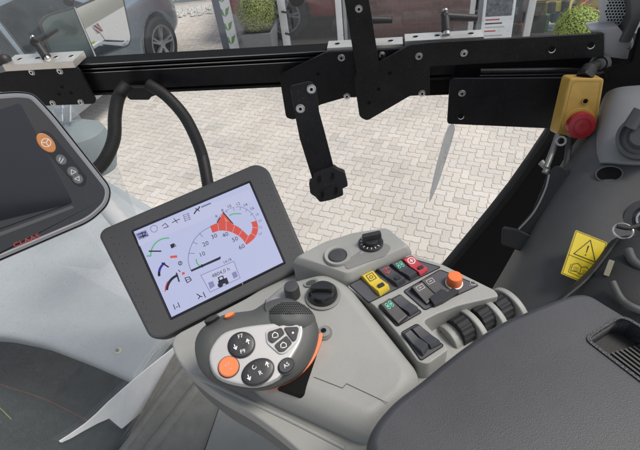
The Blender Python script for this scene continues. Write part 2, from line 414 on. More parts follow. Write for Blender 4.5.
# ================================================================== GROUND
def ground():
    m_ = MB(); m_.flat(HZ(0), [(-150, -150), (150, -150), (150, 150), (-150, 150)], -.06, 'far_ground')
    struct(m_.build('ground'))
    a = math.radians(-28); ca, sa = math.cos(a), math.sin(a); U = .066; g = .0018
    vs = []; fs = []; tints = []
    o = V((0, 4.5))
    def wp(x, y):
        A = .0052
        x2 = x + A * math.sin(2 * math.pi * y / U + .6); y2 = y + A * math.sin(2 * math.pi * x / U + 2.1)
        return (o.x + x2 * ca - y2 * sa, o.y + x2 * sa + y2 * ca)
    N_ = 116
    for i in range(-140, 140):
        for j in range(-130, 145):
            r_ = (i - j) % 4
            if r_ == 0: w_, h_ = 2, 1
            elif r_ == 3: w_, h_ = 1, 2
            else: continue
            cx, cy = wp(i * U, j * U)
            if abs(cx) > 7.5 or cy < .8 or cy > 9.3: continue
            if cx - (-7) < 0: continue
            x0, y0, x1, y1 = i * U + g, j * U + g, (i + w_) * U - g, (j + h_) * U - g
            near = cy < 5.5
            nx, ny = ((3 * w_, 3 * h_) if near else (w_, h_)); loop = []
            for k in range(nx): loop.append((x0 + (x1 - x0) * k / nx, y0))
            for k in range(ny): loop.append((x1, y0 + (y1 - y0) * k / ny))
            for k in range(nx): loop.append((x1 - (x1 - x0) * k / nx, y1))
            for k in range(ny): loop.append((x0, y1 - (y1 - y0) * k / ny))
            n = len(loop); b = len(vs); dz = random.uniform(-.001, .001)
            mx, my = (x0 + x1) / 2, (y0 + y1) / 2
            for (x, y) in loop: q = wp(x, y); vs.append((q[0], q[1], -.007))
            for (x, y) in loop: q = wp(x, y); vs.append((q[0], q[1], -.0018 + dz))
            for (x, y) in loop:
                xx = x + (.0025 if x < mx else -.0025) * min(1, abs(x - mx) / .02); yy = y + (.0025 if y < my else -.0025) * min(1, abs(y - my) / .02)
                q = wp(xx, yy); vs.append((q[0], q[1], dz))
            t = random.gauss(1, .04) * (.88 if random.random() < .05 else 1); w2 = random.uniform(-.01, .01); c = (.61 * t + w2, .553 * t, .505 * t - w2, 1)
            for k in range(n):
                l = (k + 1) % n
                fs.append((b + k, b + l, b + n + l, b + n + k)); tints.append((.54, .48, .43, 1))
                fs.append((b + n + k, b + n + l, b + 2 * n + l, b + 2 * n + k)); tints.append(tuple(v * .93 for v in c[:3]) + (1,))
            fs.append(tuple(b + 2 * n + k for k in range(n))); tints.append(c)
    me = bpy.data.meshes.new('paving'); me.from_pydata(vs, [], fs); me.materials.append(M['paver'])
    at = me.attributes.new('tint', 'FLOAT_COLOR', 'FACE')
    at.data.foreach_set('color', [x for t in tints for x in t])
    ob = bpy.data.objects.new('paving', me); COL.objects.link(ob); struct(ob)
    s_ = MB(); s_.flat(HZ(0), [(-14, .3), (14, .3), (14, 9.4), (-14, 9.4)], -.0055, 'joint_sand'); struct(s_.build('paving_bed'))
ground()

# gravel strip and fence beyond the car
def stones():
    m_ = MB(); rr = random.Random(3)
    base = G(215, 14, 0); d = V((.97, -.1, 0)).normalized(); n = V((.1, .97, 0))
    for i in range(1500):
        t = rr.uniform(-4.5, .6); s_ = rr.uniform(0, .4); c = base + d * t + n * s_; r = rr.uniform(.02, .04)
        b = m_.addv([c + V((r * rr.uniform(.7, 1.2) * x, r * rr.uniform(.7, 1.2) * y, r * .8 * z + r * .4)) for x, y, z in ((1, 0, 0), (0, 1, 0), (-1, 0, 0), (0, -1, 0), (0, 0, 1), (0, 0, -1))])
        for f_ in ((0, 1, 4), (1, 2, 4), (2, 3, 4), (3, 0, 4)): m_.face([b + q for q in f_], 'gravel_stone')
    o = m_.build('gravel', flatshade=True); o['kind'] = 'stuff'; o['label'] = 'pale gravel strip in front of the grey fence'
    e = empty('fence', 'grey blue slatted fence behind the gravel strip at the top left', 'fence', base + n * .7)
    fr = Frame(base + n * .7, d, V((0, 0, 1)))
    for k in range(3):
        q = MB(); x0 = -4.6 + k * 1.7
        q.box(fr, x0 + .04, x0 + 1.66, -.01, .01, .02, .06, 'fence_grey'); q.box(fr, x0 + .04, x0 + 1.66, -.01, .01, 1.7, 1.74, 'fence_grey')
        for i in range(20):
            a = x0 + .06 + i * .081; q.box(fr, a, a + .045, -.008, .008, .06, 1.7, 'fence_grey')
        q.build('slat_panel', e)
        q = MB(); q.box(fr, x0 - .035, x0 + .035, -.03, .03, 0, 1.8, 'slate'); q.build('post', e)
stones()

# ================================================================== STOREFRONT
_a = G(222, 62, 0); _b = G(606, 44, 0); FB = _a.copy(); FX = (_b - _a).normalized(); FNn = V((FX.y, -FX.x, 0))
FF = Frame(FB, FX, FNn)          # local x along the front, y = up? (n x ex)
def ffat(px, py, dist=0): return FF.up(-dist).at(px, py)
def fbox(m_, xa, xb, z0, z1, y0, y1, mt):
    """xa..xb along front, z heights, y depth outward(+)/inward(-)"""
    sgn = 1 if FF.ey.z > 0 else -1
    m_.prism(FF, [(xa, z0 * sgn), (xb, z0 * sgn), (xb, z1 * sgn), (xa, z1 * sgn)], y0, y1, mt)
def storefront():
    e = empty('showroom', 'glass fronted showroom with white door frames beyond the paved yard', 'building', FB)
    X = lambda px: ffat(px, 25)[0]
    posts = [(219, 226, 'slate', .06), (281, 288, 'frame_white', .04), (337, 343, 'frame_white', .04), (344, 347, 'frame_grey', .03), (468, 473, 'frame_white', .03), (476, 484, 'frame_grey', .04), (524, 531, 'frame_white', .04), (606, 613, 'frame_white', .05)]
    prev = None
    for a, b, mt, t in posts:
        q = MB(); fbox(q, X(a), X(b), 0, 3, -t, t, mt); q.build('post', e, .004)
    for a, b in ((226, 281), (288, 337), (347, 468), (484, 524), (531, 606), (613, 720)):
        q = MB(); fbox(q, X(a) + .002, X(b) - .002, .02, 3, -.006, .006, 'shop_glass'); q.build('glass_pane', e)
    q = MB(); fbox(q, X(226), X(720), 0, .018, -.05, .05, 'frame_grey'); q.build('threshold', e)
    q = MB(); xh = X(289) + .03; sg = FF.ey.z
    z1 = FF.at(291, 32)[1] * sg; z2 = FF.at(291, 10)[1] * sg
    q.tube([FF.w(X(284.5), z2 * sg, .04), FF.w(X(290), z2 * sg, .08), FF.w(X(291), (z2 - .03) * sg, .1), FF.w(X(291), (z1 + .03) * sg, .1), FF.w(X(290), z1 * sg, .08), FF.w(X(285), z1 * sg, .04)], .012, 'car_trim'); q.build('door_handle', e)
    q = MB(); fbox(q, X(219) , X(720), 3, 3.4, -.5, .1, 'wall_white'); q.build('lintel', e)
    q = MB(); fbox(q, X(219), X(720), -.02, .004, -3.2, -.05, 'interior_floor'); q.build('floor_slab', e)
    q = MB(); fbox(q, X(347), X(474), .004, 3, -.45, -.36, 'brick'); q.build('brick_wall', e)
    q = MB(); fbox(q, X(226) - .1, X(720), 0, 3, -3.3, -3.2, 'shop_dark'); q.build('rear_wall', e)
def brick_mat():
    mt = bpy.data.materials.new('brick'); mt.use_nodes = True; nt = mt.node_tree; b = nt.nodes['Principled BSDF']; N = nt.nodes.new; Lk = nt.links.new
    tc = N('ShaderNodeTexCoord'); mp = N('ShaderNodeMapping'); mp.inputs['Rotation'].default_value = (math.radians(90), 0, 0)
    br = N('ShaderNodeTexBrick'); br.inputs['Scale'].default_value = 4.2; br.inputs['Color1'].default_value = (.36, .10, .075, 1); br.inputs['Color2'].default_value = (.22, .07, .055, 1); br.inputs['Mortar'].default_value = (.2, .16, .15, 1); br.inputs['Mortar Size'].default_value = .012
    nz = N('ShaderNodeTexNoise'); nz.inputs['Scale'].default_value = 60
    Lk(tc.outputs['Object'], mp.inputs['Vector']); Lk(mp.outputs[0], br.inputs['Vector']); Lk(br.outputs['Color'], b.inputs['Base Color']); b.inputs['Roughness'].default_value = .85
    M['brick'] = mt
brick_mat()
storefront()
def on_front(px, py, dist=0):
    fr = FF.up(dist); x, y = fr.at(px, py); return fr.w(x, y)

def boxball(c, r, mt, n=7000, seed=1):
    m_ = MB(); rr = random.Random(seed)
    for i in range(n):
        a = rr.uniform(0, 2 * math.pi); z = rr.uniform(-1, 1); q = math.sqrt(1 - z * z); d = V((q * math.cos(a), q * math.sin(a), z))
        k = r * (rr.uniform(.80, 1.03) + .06 * math.sin(7 * a + 3 * z) * math.sin(6 * z + 1) + (rr.uniform(0, .13) if rr.random() < .06 else 0)); p = V(c) + d * k; s_ = rr.uniform(.007, .014)
        t = d.cross(V((rr.gauss(0, 1), rr.gauss(0, 1), rr.gauss(0, 1)))).normalized(); n2 = (d * rr.uniform(.2, 1) + t * .7).normalized(); w_ = n2.cross(t).normalized()
        b = m_.addv([p - t * s_ * .5, p + w_ * s_ * .45 + n2 * s_ * .4, p + t * s_ * .9 + n2 * s_ * .5, p - w_ * s_ * .45 + n2 * s_ * .4]); m_.face([b, b + 1, b + 2, b + 3], mt)
    m_.sphere(c, r * .80, 'leaf_core', 16, 10); return m_
def planter(px, py_top, z_top, wid, ball_r, label, mt, pot='pot', seed=1):
    c = G(px, py_top, z_top); e = empty('planter', label, 'planter', (c.x, c.y, 0), 'potted boxwood balls outside the showroom')
    fr = Frame((c.x, c.y, 0), FX, (0, 0, 1)); a = wid / 2
    q = MB(); sq = lambda s_: rnd([(-s_, -s_), (s_, -s_), (s_, s_), (-s_, s_)], .02, 3)
    q.loft(fr, [(sq(a * .72), 0), (sq(a), z_top), (sq(a - .025), z_top), (sq(a - .03), z_top - .04)], pot); q.build('pot', e)
    q = MB(); q.prism(fr, sq(a - .032), z_top - .06, z_top - .035, 'soil'); q.build('soil', e)
    q = boxball((c.x, c.y, z_top + ball_r * .82), ball_r, mt, seed=seed); q.build('shrub', e, flatshade=True)
planter(259, 28, .50, .38, .235, 'square grey planter with a clipped round boxwood by the glass door', 'box_leaf')
planter(573, 47, .40, .34, .215, 'bright lime green boxwood ball in a pot at the top right shop window', 'box_leaf_bright', 'pot_zinc', 5)
# second planter row: narrow light pot left of the grey one
def window_banner():
    e = MB(); fr = FF.up(.15); sg = FF.ey.z
    p0 = fr.at(233, 60); p1 = fr.at(249, 60)
    c = G(236, 63, 0)
    fr2 = Frame(c, FX, FNn); s2 = fr2.ey.z
    w_ = .09
    e.prism(fr2, [(-w_, .0), (w_, .0), (w_, 1.9 * s2), (-w_, 1.9 * s2)], -.006, .006, 'frame_white')
    for k in range(9):
        z = .25 + k * .17
        for sd in (-1, 1):
            e.flat(fr2, [(0, z * s2), (sd * .04, (z + .03) * s2), (sd * .075, (z + .12) * s2), (sd * .02, (z + .09) * s2)], .0075, 'leaf_green')
    o = e.build('banner', None, 0); tag(o, 'white upright banner printed with green leaves beside the planter', 'banner')
window_banner()
def poster():
    a, b, c_, d_ = (488, 1), (520, 4), (511, 40), (479, 36)
    base = G(495, 62, 0); fr = Frame(base, FX, (FNn + V((0, 0, .15))).normalized())
    L = lambda p: fr.at(*p)
    e = empty('poster_stand', 'white framed poster stand with a tractor picture behind the black lever handle', 'poster', base)
    x0 = min(L((481, 30))[0], L((484, 5))[0]); x1 = L((513, 25))[0]; s_ = fr.ey.z
    q = MB(); q.box(fr, x0, x1, .02, .95, -.02, 0, 'frame_white'); q.build('frame', e, .004)
    q = MB(); q.box(fr, x0 + .015, x1 - .015, .04, .93, .001, .003, 'poster_paper'); z = .0035; w_ = x1 - x0; cx = (x0 + x1) / 2
    q.flat(fr, [(x0 + .03, .5), (x1 - .03, .5), (x1 - .03, .88), (x0 + .03, .88)], z, 'poster_dark')
    q.flat(fr, [(x0 + .03, .08), (x1 - .03, .08), (x1 - .03, .22), (x0 + .03, .22)], z, 'poster_mid')
    for i, (yy, mt, wd) in enumerate(((.46, 'sw_red', .5), (.42, 'ink', .6), (.38, 'icon_dim', .7), (.34, 'sw_red', .4), (.29, 'icon_dim', .65), (.26, 'icon_dim', .6))):
        q.flat(fr, [(x0 + .035, yy), (x0 + .035 + w_ * wd * .9, yy), (x0 + .035 + w_ * wd * .9, yy + .014), (x0 + .035, yy + .014)], z, mt)
    q.build('sheet', e)
    q = MB(); q.box(fr, cx - .02, cx + .02, 0, .6, -.25, -.21, 'frame_grey'); q.box(fr, x0, x1, -.0, .02, -.24, .02, 'frame_grey'); q.build('stand_foot', e)
poster()
# colourful goods behind the right shop window
def goods():
    rr = random.Random(5)
    def item(px, py, s_, mt, kind, label, up_=0):
        c = on_front(px, py, -.3)
        m_ = MB(); fr = Frame(c, V((math.cos(up_), math.sin(up_), .35)), V((-math.sin(up_), math.cos(up_) * .2, 1)))
        if kind == 'bar':
            m_.tube([fr.w(-s_, 0), fr.w(0, .02), fr.w(s_, 0)], .02, mt); m_.tube([fr.w(s_, 0), fr.w(s_ * 1.1, -.06)], .016, 'car_trim'); m_.tube([fr.w(-s_ * .6, .01), fr.w(-s_ * .8, .11)], .015, mt)
        elif kind == 'toy':
            m_.prism(fr, rnd([(-s_, -s_ * .5), (s_, -s_ * .5), (s_, 0), (s_ * .2, s_ * .1), (0, s_ * .6), (-s_ * .8, s_ * .5)], .02), -.05, .05, mt)
            for wx in (-s_ * .6, s_ * .6): m_.prism(fr, circ(wx, -s_ * .5, s_ * .35, 16), -.06, .06, 'car_trim')
        o = m_.build('garden_tool' if kind == 'bar' else 'toy_vehicle', None, .003); tag(o, label, 'tool' if kind == 'bar' else 'toy', 'colourful goods in the shop window')
    item(556, 6, .13, 'toy_yellow', 'toy', 'yellow toy vehicle in the shop window left of the lime green ball')
    item(557, 16, .09, 'toy_blue', 'toy', 'small blue toy vehicle below the yellow one in the shop window')
    item(583, 5, .16, 'toy_red', 'bar', 'red handled tool lying above the lime green ball', .5)
    item(600, 13, .14, 'toy_red', 'bar', 'red handled tool to the right of the lime green ball', -.6)
    item(572, 3, .13, 'toy_yellow', 'bar', 'yellow handled tool between the yellow toy and the red tool', .9)
    item(522, 28, .07, 'orange', 'toy', 'small orange toy beside the poster stand')
def more_goods():
    spec = [(541, 22, .16, .2, 'crate_green', 'green plastic crate in the shop window between poster and yellow toy'), (537, 6, .2, .18, 'carton', 'brown carton at the top edge behind the shop window'), (595, 26, .1, .1, 'orange', 'small orange box beside the lime green ball on its right'), (548, 31, .12, .09, 'icon_white', 'small white box at the foot of the lime green ball on its left'), (515, 8, .14, .3, 'trim_grey', 'grey canister behind the poster stand'), (588, -4, .2, .22, 'toy_yellow', 'large yellow box at the top edge right of the red tool')]
    for px, py, w_, h_, mt, lb in spec:
        c = on_front(px, py, -.5); fr = Frame((c.x, c.y, 0), FX, (0, 0, 1)); z0 = max(0, c.z - h_ / 2); m_ = MB()
        m_.box(fr, -w_ / 2, w_ / 2, -w_ * .4, w_ * .4, z0 + .004, z0 + h_, mt); m_.box(fr, -w_ * .54, w_ * .54, -w_ * .44, w_ * .44, z0 + h_ * .82, z0 + h_ * .9, mt); m_.box(fr, -w_ * .2, w_ * .2, -w_ * .41, -w_ * .405, z0 + h_ * .3, z0 + h_ * .6, 'icon_dim')
        if z0 > .02: m_.box(fr, -w_ * .6, w_ * .6, -w_ * .45, w_ * .45, 0, z0, 'shop_dark')
        tag(m_.build('goods_box', None, .004), lb, 'box', 'boxed goods in the shop window')
goods(); more_goods()

# ================================================================== CARS
def make_car(loc, az, paint, label, group=None):
    """az: heading, radians from +Y towards +X. local x forward, y left"""
    h = V((math.sin(az), math.cos(az), 0)); left = V((-h.y, h.x, 0)); loc = V(loc)
    e = empty('parked_car', label, 'car', loc, group)
    T = lambda x, y, z: loc + h * x + left * y + V((0, 0, z))
    # body rings along x
    st = [(-2.2, .55, .62, .80), (-2.15, .3, .80, .98), (-1.9, .24, .88, 1.0), (-1.35, .22, .9, 1.0), (-.6, .2, .9, .99), (.2, .2, .9, .97), (.95, .2, .9, .95), (1.35, .2, .89, .93), (1.75, .24, .86, .86), (2.03, .28, .76, .76), (2.16, .36, .58, .66)]
    q = MB(); bases = []; K = 0
    for x, zb, hw, zt in st:
        ring = [(-hw * .96, zb), (-hw, zb + .12), (-hw * 1.01, (zb + zt) / 2 + .04), (-hw * .99, zt - .14), (-hw * .955, zt - .03), (-hw * .88, zt + .015), (-hw * .4, zt + .045), (hw * .4, zt + .045), (hw * .88, zt + .015), (hw * .955, zt - .03), (hw * .99, zt - .14), (hw * 1.01, (zb + zt) / 2 + .04), (hw, zb + .12), (hw * .96, zb)]
        K = len(ring); bases.append(q.addv([T(x, y, z) for y, z in ring]))
    for i in range(len(st) - 1):
        for k in range(K):
            l = (k + 1) % K; q.face([bases[i] + k, bases[i + 1] + k, bases[i + 1] + l, bases[i] + l], paint)
    q.face([bases[0] + k for k in range(K)], paint); q.face([bases[-1] + k for k in range(K)][::-1], paint)
    body = q.build('body', e)
    md = body.modifiers.new('s', 'SUBSURF'); md.levels = md.render_levels = 2
    bpy.context.view_layer.update()
    # wheel arches: boolean
    cut = MB()
    for wx in (-1.33, 1.33):
        for sy in (-1, 1):
            fr = Frame(T(wx, sy * .66, .33), h, left * sy); cut.prism(fr, circ(0, 0, .385, 40), 0, .5, 'car_trim')
    co = cut.build('cutter')
    bo = body.modifiers.new('b', 'BOOLEAN'); bo.operation = 'DIFFERENCE'; bo.object = co; bo.solver = 'EXACT'
    bpy.context.view_layer.update(); dg = bpy.context.evaluated_depsgraph_get()
    me = bpy.data.meshes.new_from_object(body.evaluated_get(dg)); body.modifiers.clear(); body.data = me; bpy.data.objects.remove(co)
    me.set_sharp_from_angle(angle=math.radians(40))
    # greenhouse
    gb = [(-2.08, .80), (-1.9, .84), (.35, .86), (1.02, .80)]; gt = [(-1.78, .56), (-1.6, .60), (.0, .62), (.22, .54)]
    zb, zt = .97, 1.44
    q = MB()
    low = [(x, -y) for x, y in gb] + [(x, y) for x, y in gb[::-1]]; hi = [(x, -y) for x, y in gt] + [(x, y) for x, y in gt[::-1]]
    fr = Frame(loc, h, (0, 0, 1))
    q.loft(fr, [(low, zb), (hi, zt), (scl(hi, .92), zt + .04), (scl(hi, .6), zt + .06)], paint)
    q.build('roof', e, .03, 3)
    def pane(name, pts, off, mt='car_glass', par=e):
        ps = [T(*p) for p in pts]; n = (ps[1] - ps[0]).cross(ps[2] - ps[0]).normalized()
        c = sum(ps, V((0, 0, 0))) / len(ps); ctr = T(0, 0, 1.1)
        if n.dot(c - ctr) < 0: n = -n
        f2 = Frame(c, ps[1] - ps[0], n); loc2 = [((p - c).dot(f2.ex), (p - c).dot(f2.ey)) for p in ps]
        a = MB(); a.prism(f2, rnd(loc2, .06), -.01, .006 + off, 'car_trim'); pf = a.build(name, par)
        a = MB(); a.prism(f2, rnd(inset(loc2, .018 if sum(loc2[i - 1][0] * loc2[i][1] - loc2[i][0] * loc2[i - 1][1] for i in range(len(loc2))) > 0 else .018), .05), 0, .009 + off, mt); a.build('window_glass', par)
    yl = lambda x, z: (.85 - (z - zb) / (zt - zb) * .245) + .003
    for sy in (-1, 1):
        Q = lambda x, z: (x, sy * yl(x, z), z)
        pane('window_frame', [Q(-.55, 1.0), Q(.62, 1.0), Q(.06, 1.40), Q(-.5, 1.405)], 0)
        pane('window_frame', [Q(-1.45, 1.0), Q(-.6, 1.0), Q(-.55, 1.405), Q(-1.42, 1.38)], 0)
        fr = Frame(T(.62, sy * .95, 1.0), h, (0, 0, 1)); a = MB()
        a.loft(fr, [(scl(rnd([(-.1, -.09), (.07, -.07), (.09, .07), (-.1, .09)], .03), .7), -.02), (rnd([(-.1, -.1), (.07, -.08), (.09, .08), (-.1, .1)], .03), .03), (rnd([(-.1, -.1), (.06, -.08), (.08, .08), (-.1, .1)], .03), .1), (scl(rnd([(-.1, -.1), (.06, -.08), (.08, .08), (-.1, .1)], .03), .7), .14)], paint, mts=['car_trim', paint, paint]); a.build('wing_mirror', e)
        a = MB(); f3 = Frame(T(-.5, sy * .915, .86), h, left * sy); a.prism(f3, rnd([(-.1, -.015), (.1, -.015), (.1, .015), (-.1, .015)], .01), 0, .02, paint); a.build('door_handle', e, .004)
    pane('windscreen', [(.32, -.56, 1.4), (.98, -.74, 1.0), (.98, .74, 1.0), (.32, .56, 1.4)], .03)
    pane('rear_window', [(-1.86, -.56, 1.38), (-2.08, -.7, 1.04), (-2.08, .7, 1.04), (-1.86, .56, 1.38)], .02)
    for wx in (-1.33, 1.33):
        for sy in (-1, 1):
            f3 = Frame(T(wx, sy * .72, .325), h, left * sy)
            wh = MB(); wh.loft(f3, [(circ(0, 0, .29, 40), -.02), (circ(0, 0, .32, 40), .0), (circ(0, 0, .325, 40), .05), (circ(0, 0, .325, 40), .15), (circ(0, 0, .30, 40), .18), (circ(0, 0, .232, 40), .175), (circ(0, 0, .225, 40), .12)], 'tyre')
            w_ = wh.build('wheel', e)
            rm = MB(); rm.ring(f3, circ(0, 0, .232, 40), circ(0, 0, .212, 40), .13, .18, 'rim'); rm.prism(f3, circ(0, 0, .05, 20), .13, .172, 'rim')
            for k in range(5):
                a = 2 * math.pi * k / 5
                for da in (-.13, .13):
                    c1, s1 = math.cos(a + da), math.sin(a + da); c0, s0 = math.cos(a + da * .7), math.sin(a + da * .7); pp = V((-s1, c1)) * .014
                    rm.prism(f3, [(c0 * .035 - pp.x, s0 * .035 - pp.y), (c1 * .216 - pp.x, s1 * .216 - pp.y), (c1 * .216 + pp.x, s1 * .216 + pp.y), (c0 * .035 + pp.x, s0 * .035 + pp.y)], .135, .168, 'rim')
            rm.build('rim', w_, .003)
    for sy in (-1, 1):
        a = MB(); f3 = Frame(T(2.05, sy * .6, .68), V((0, 0, 1)).cross(h), h); a.prism(f3, rnd([(-.16, -.05), (.16, -.05), (.14, .06), (-.12, .05)], .03), -.06, .04, 'lens'); a.build('headlight', e, .01)
        a = MB(); f3 = Frame(T(-2.16, sy * .62, .85), V((0, 0, 1)).cross(h), -h); a.prism(f3, rnd([(-.14, -.06), (.14, -.06), (.14, .06), (-.14, .06)], .03), -.06, .02, 'car_red'); a.build('tail_light', e, .01)
    return e
CAZ = math.radians(23); hh = V((math.sin(CAZ), math.cos(CAZ), 0)); rr_ = V((hh.y, -hh.x, 0))
wc = G(165, 68, 0); make_car(wc - hh * 1.33 - rr_ * .8, CAZ, 'car_silver', 'silver blue car parked nearest the cab at the upper left, front wheel showing')
c_ = on_front(236, 25, -1.5) + FX * 2.3; make_car((c_.x, c_.y, 0), math.atan2(FX.x, FX.y), 'car_red', 'red car added behind the glass in place of red reflections by the white door frame')  # car added to stand in for red reflections in the shop glass

exec_parts = True
# ================================================================== SIDE WINDOW + FRAME
WF = W(0)
def window_parts():
    e = empty('side_window', 'large side window of the cab, dusty clear glass in front of the yard', 'window', P(450, 250, .8))
    g = W(.05); q = MB()
    out = [(-60, -60), (700, -60), (660, 30), (610, 70), (560, 128), (531, 170), (490, 223), (440, 282), (405, 300), (300, 290), (250, 262), (128, 203), (104, 184), (60, 150), (-60, 110)]
    q.prism(g, g.L(out), -.004, 0, 'cab_glass'); q.build('glass_pane', e)
    # thin pale seal along the slanted lower right edge
    g2 = W(.045); q = MB()
    edge = smooth([(566, 118, 0), (549, 143, 0), (531, 169, 0), (512, 195, 0), (490, 222, 0), (466, 250, 0), (438, 283, 0), (425, 297, 0)], 4, False)
    q.tube([g2.w(*g2.at(p[0], p[1])) for p in edge], .0016, 'icon_dim', 8); q.build('seal', e)
    # black lower frame
    e2 = empty('window_frame', 'black sloping lower frame of the side window beside the latch handle', 'window frame', P(500, 260, .8))
    g3 = W(.03); q = MB()
    pol = [(568, 118), (549.5, 144.5), (531.5, 170.5), (512.5, 196.5), (490.5, 223.5), (466.5, 251.5), (438.5, 284), (400, 330), (520, 360), (640, 330), (700, 100), (690, 40), (606, 50)]
    q.prism(g3, g3.L(pol), -.05, 0, 'trim_black'); q.build('frame', e2, .003)
window_parts()

# ================================================================== RAIL
def rail():
    e = empty('mounting_rail', 'long black grooved aluminium rail spanning the window', 'rail', WF.w(*WF.at(230, 75)))
    a = WF.at(70, 78); b = WF.at(455, 70)
    zt = WF.at(220, 57)[1]; zb = WF.at(220, 90)[1]
    if zt < zb: zt, zb = zb, zt
    H = zt - zb; fr = Frame(WF.w(a[0], 0), WF.ex.cross(WF.n) if False else WF.n, -WF.ex)
    L_ = b[0] - a[0]; q = MB()
    # cross-section in (depth d outward +n, height)
    x0, x1 = a[0], b[0]
    def bar(h0, h1, d0, d1, mt): q.prism(WF, [(x0, h0), (x1, h0), (x1, h1), (x0, h1)], d0, d1, mt)
    bar(zb + .004, zt - .004, -.030, -.008, 'groove')
    bar(zt - .0055, zt - .0005, -.034, .0, 'groove')
    bar(zt - .0125, zt - .009, -.012, -.001, 'black_metal')
    bar(zb + .009, zt - .015, -.012, 0.0, 'black_metal')
    bar(zb, zb + .0055, -.034, 0.0, 'black_metal')
    q.build('profile', e, .0009, 2)
    q = MB()
    for h0, d in ((zt - .0007, .0), (zt - .0095, -.0007), (zt - .016, .0003)):
        q.prism(WF, [(x0, h0), (x1, h0), (x1, h0 + .0012), (x0, h0 + .0012)], d, d + .0009, 'rail_highlight')
    q.build('trim', e)  # bright strips that paint the highlights along the rail edges
rail()

def plate(name, pix, fr, th, label, mt='black_metal', bolts=(), holes=(), parent=None, r=.006, cat='bracket', bright=()):
    e = parent or empty(name, label, cat, fr.w(*fr.at(*pix[0][:2])))
    q = MB(); pts = rnd([(*fr.at(p[0], p[1]), (p[2] if len(p) > 2 else 1) * r) for p in pix], r)
    q.prism(fr, pts, -th, 0, mt)
    for (x, y) in holes: a, b = fr.at(x, y); q.flat(fr, circ(a, b, .0032, 20), .0004, 'groove')
    for (x, y) in bright:
        a, b = fr.at(x, y); q.flat(fr, circ(a, b, .0048, 20), .0004, 'icon_white'); q.flat(fr, circ(a - .0005, b + .0016, .0046, 20), .0007, 'groove')
    q.build('plate', e, .0012, 2)
    for (x, y) in bolts: bolt(fr, x, y, .0044, e)
    return e
# left plate
plate('bracket_plate', [(-20, 78), (14, 70), (74, 65), (80, 71), (96, 101), (94, 104), (44, 106), (34, 96), (-20, 90)], W(-.018), .005,
      'black bracket plate with a greenish sheen below the left silver block', 'black_metal_sheen' if False else 'black_metal', bolts=((32, 72), (60, 71), (81, 102), (53, 103)), holes=((59, 94), (71, 93), (62, 87)))
# centre wing plate (bent forward at its left)
plate('bracket_plate', [(279, 75), (327, 52), (360, 51), (418, 48), (418, 94), (344, 98), (320, 105), (294, 120), (286, 118)], W(-.016), .005,
      'black wing shaped bracket plate left of centre, holding the tablet mount', bolts=((341.5, 57.5), (382, 55), (347, 96)), holes=((318, 74),))
# right plate joined to the vertical strap
SF = W(-.03)
e_s = plate('rail_bracket', [(357, 70, .5), (379, 62.5, 0), (410, 45, 1), (430, 43, 0), (604, 33.5, .4), (604, 57, .4), (430, 66.5, .3), (430, 95, .3), (410, 96, .3), (367, 121, 1), (359.5, 117, 1), (354, 79, 1)], SF, .005,
      'long black bent bracket arm rising to the cab roof and running right along the rail', 'black_metal_worn', bolts=((359, 8.6), (419, 56), (464, 53), (422, 93)), holes=((378.6, 89), (369, 102.6), (390, 73), (372, 83)), bright=((552, 50), (591, 46)))
q = MB(); q.prism(SF, rnd([(*SF.at(*p), 0) for p in [(342, -14), (366, -14), (371, 12), (379.8, 70), (377, 84), (358, 84), (356.5, 70)]], .001), -.0045, .0012, 'black_metal_worn'); q.build('strap', e_s, .001)
# dark backing behind the right bar
q = MB(); g = W(.01); q.prism(g, g.L([(430, 60), (606, 50), (612, 82), (450, 82), (449, 95), (425, 96)]), -.02, 0, 'trim_black'); tag(q.build('backing_bar', None, .002), 'dark bar running between the upper and lower plates on the right', 'bar')
q = MB(); g = W(0.0); q.tube([g.w(*g.at(480, 72)), g.w(*g.at(560, 71)), g.w(*g.at(600, 72))], .006, 'black_metal'); tag(q.build('round_rod'), 'thin dark rod below the long bracket arm on the right', 'rod')
e_l = plate('bracket_plate', [(450, 79), (572, 78), (557, 129), (447, 124)], W(-.035), .005, 'black rectangular plate on the right that carries the yellow stop box', bolts=((462, 93),), bright=((461, 117),))

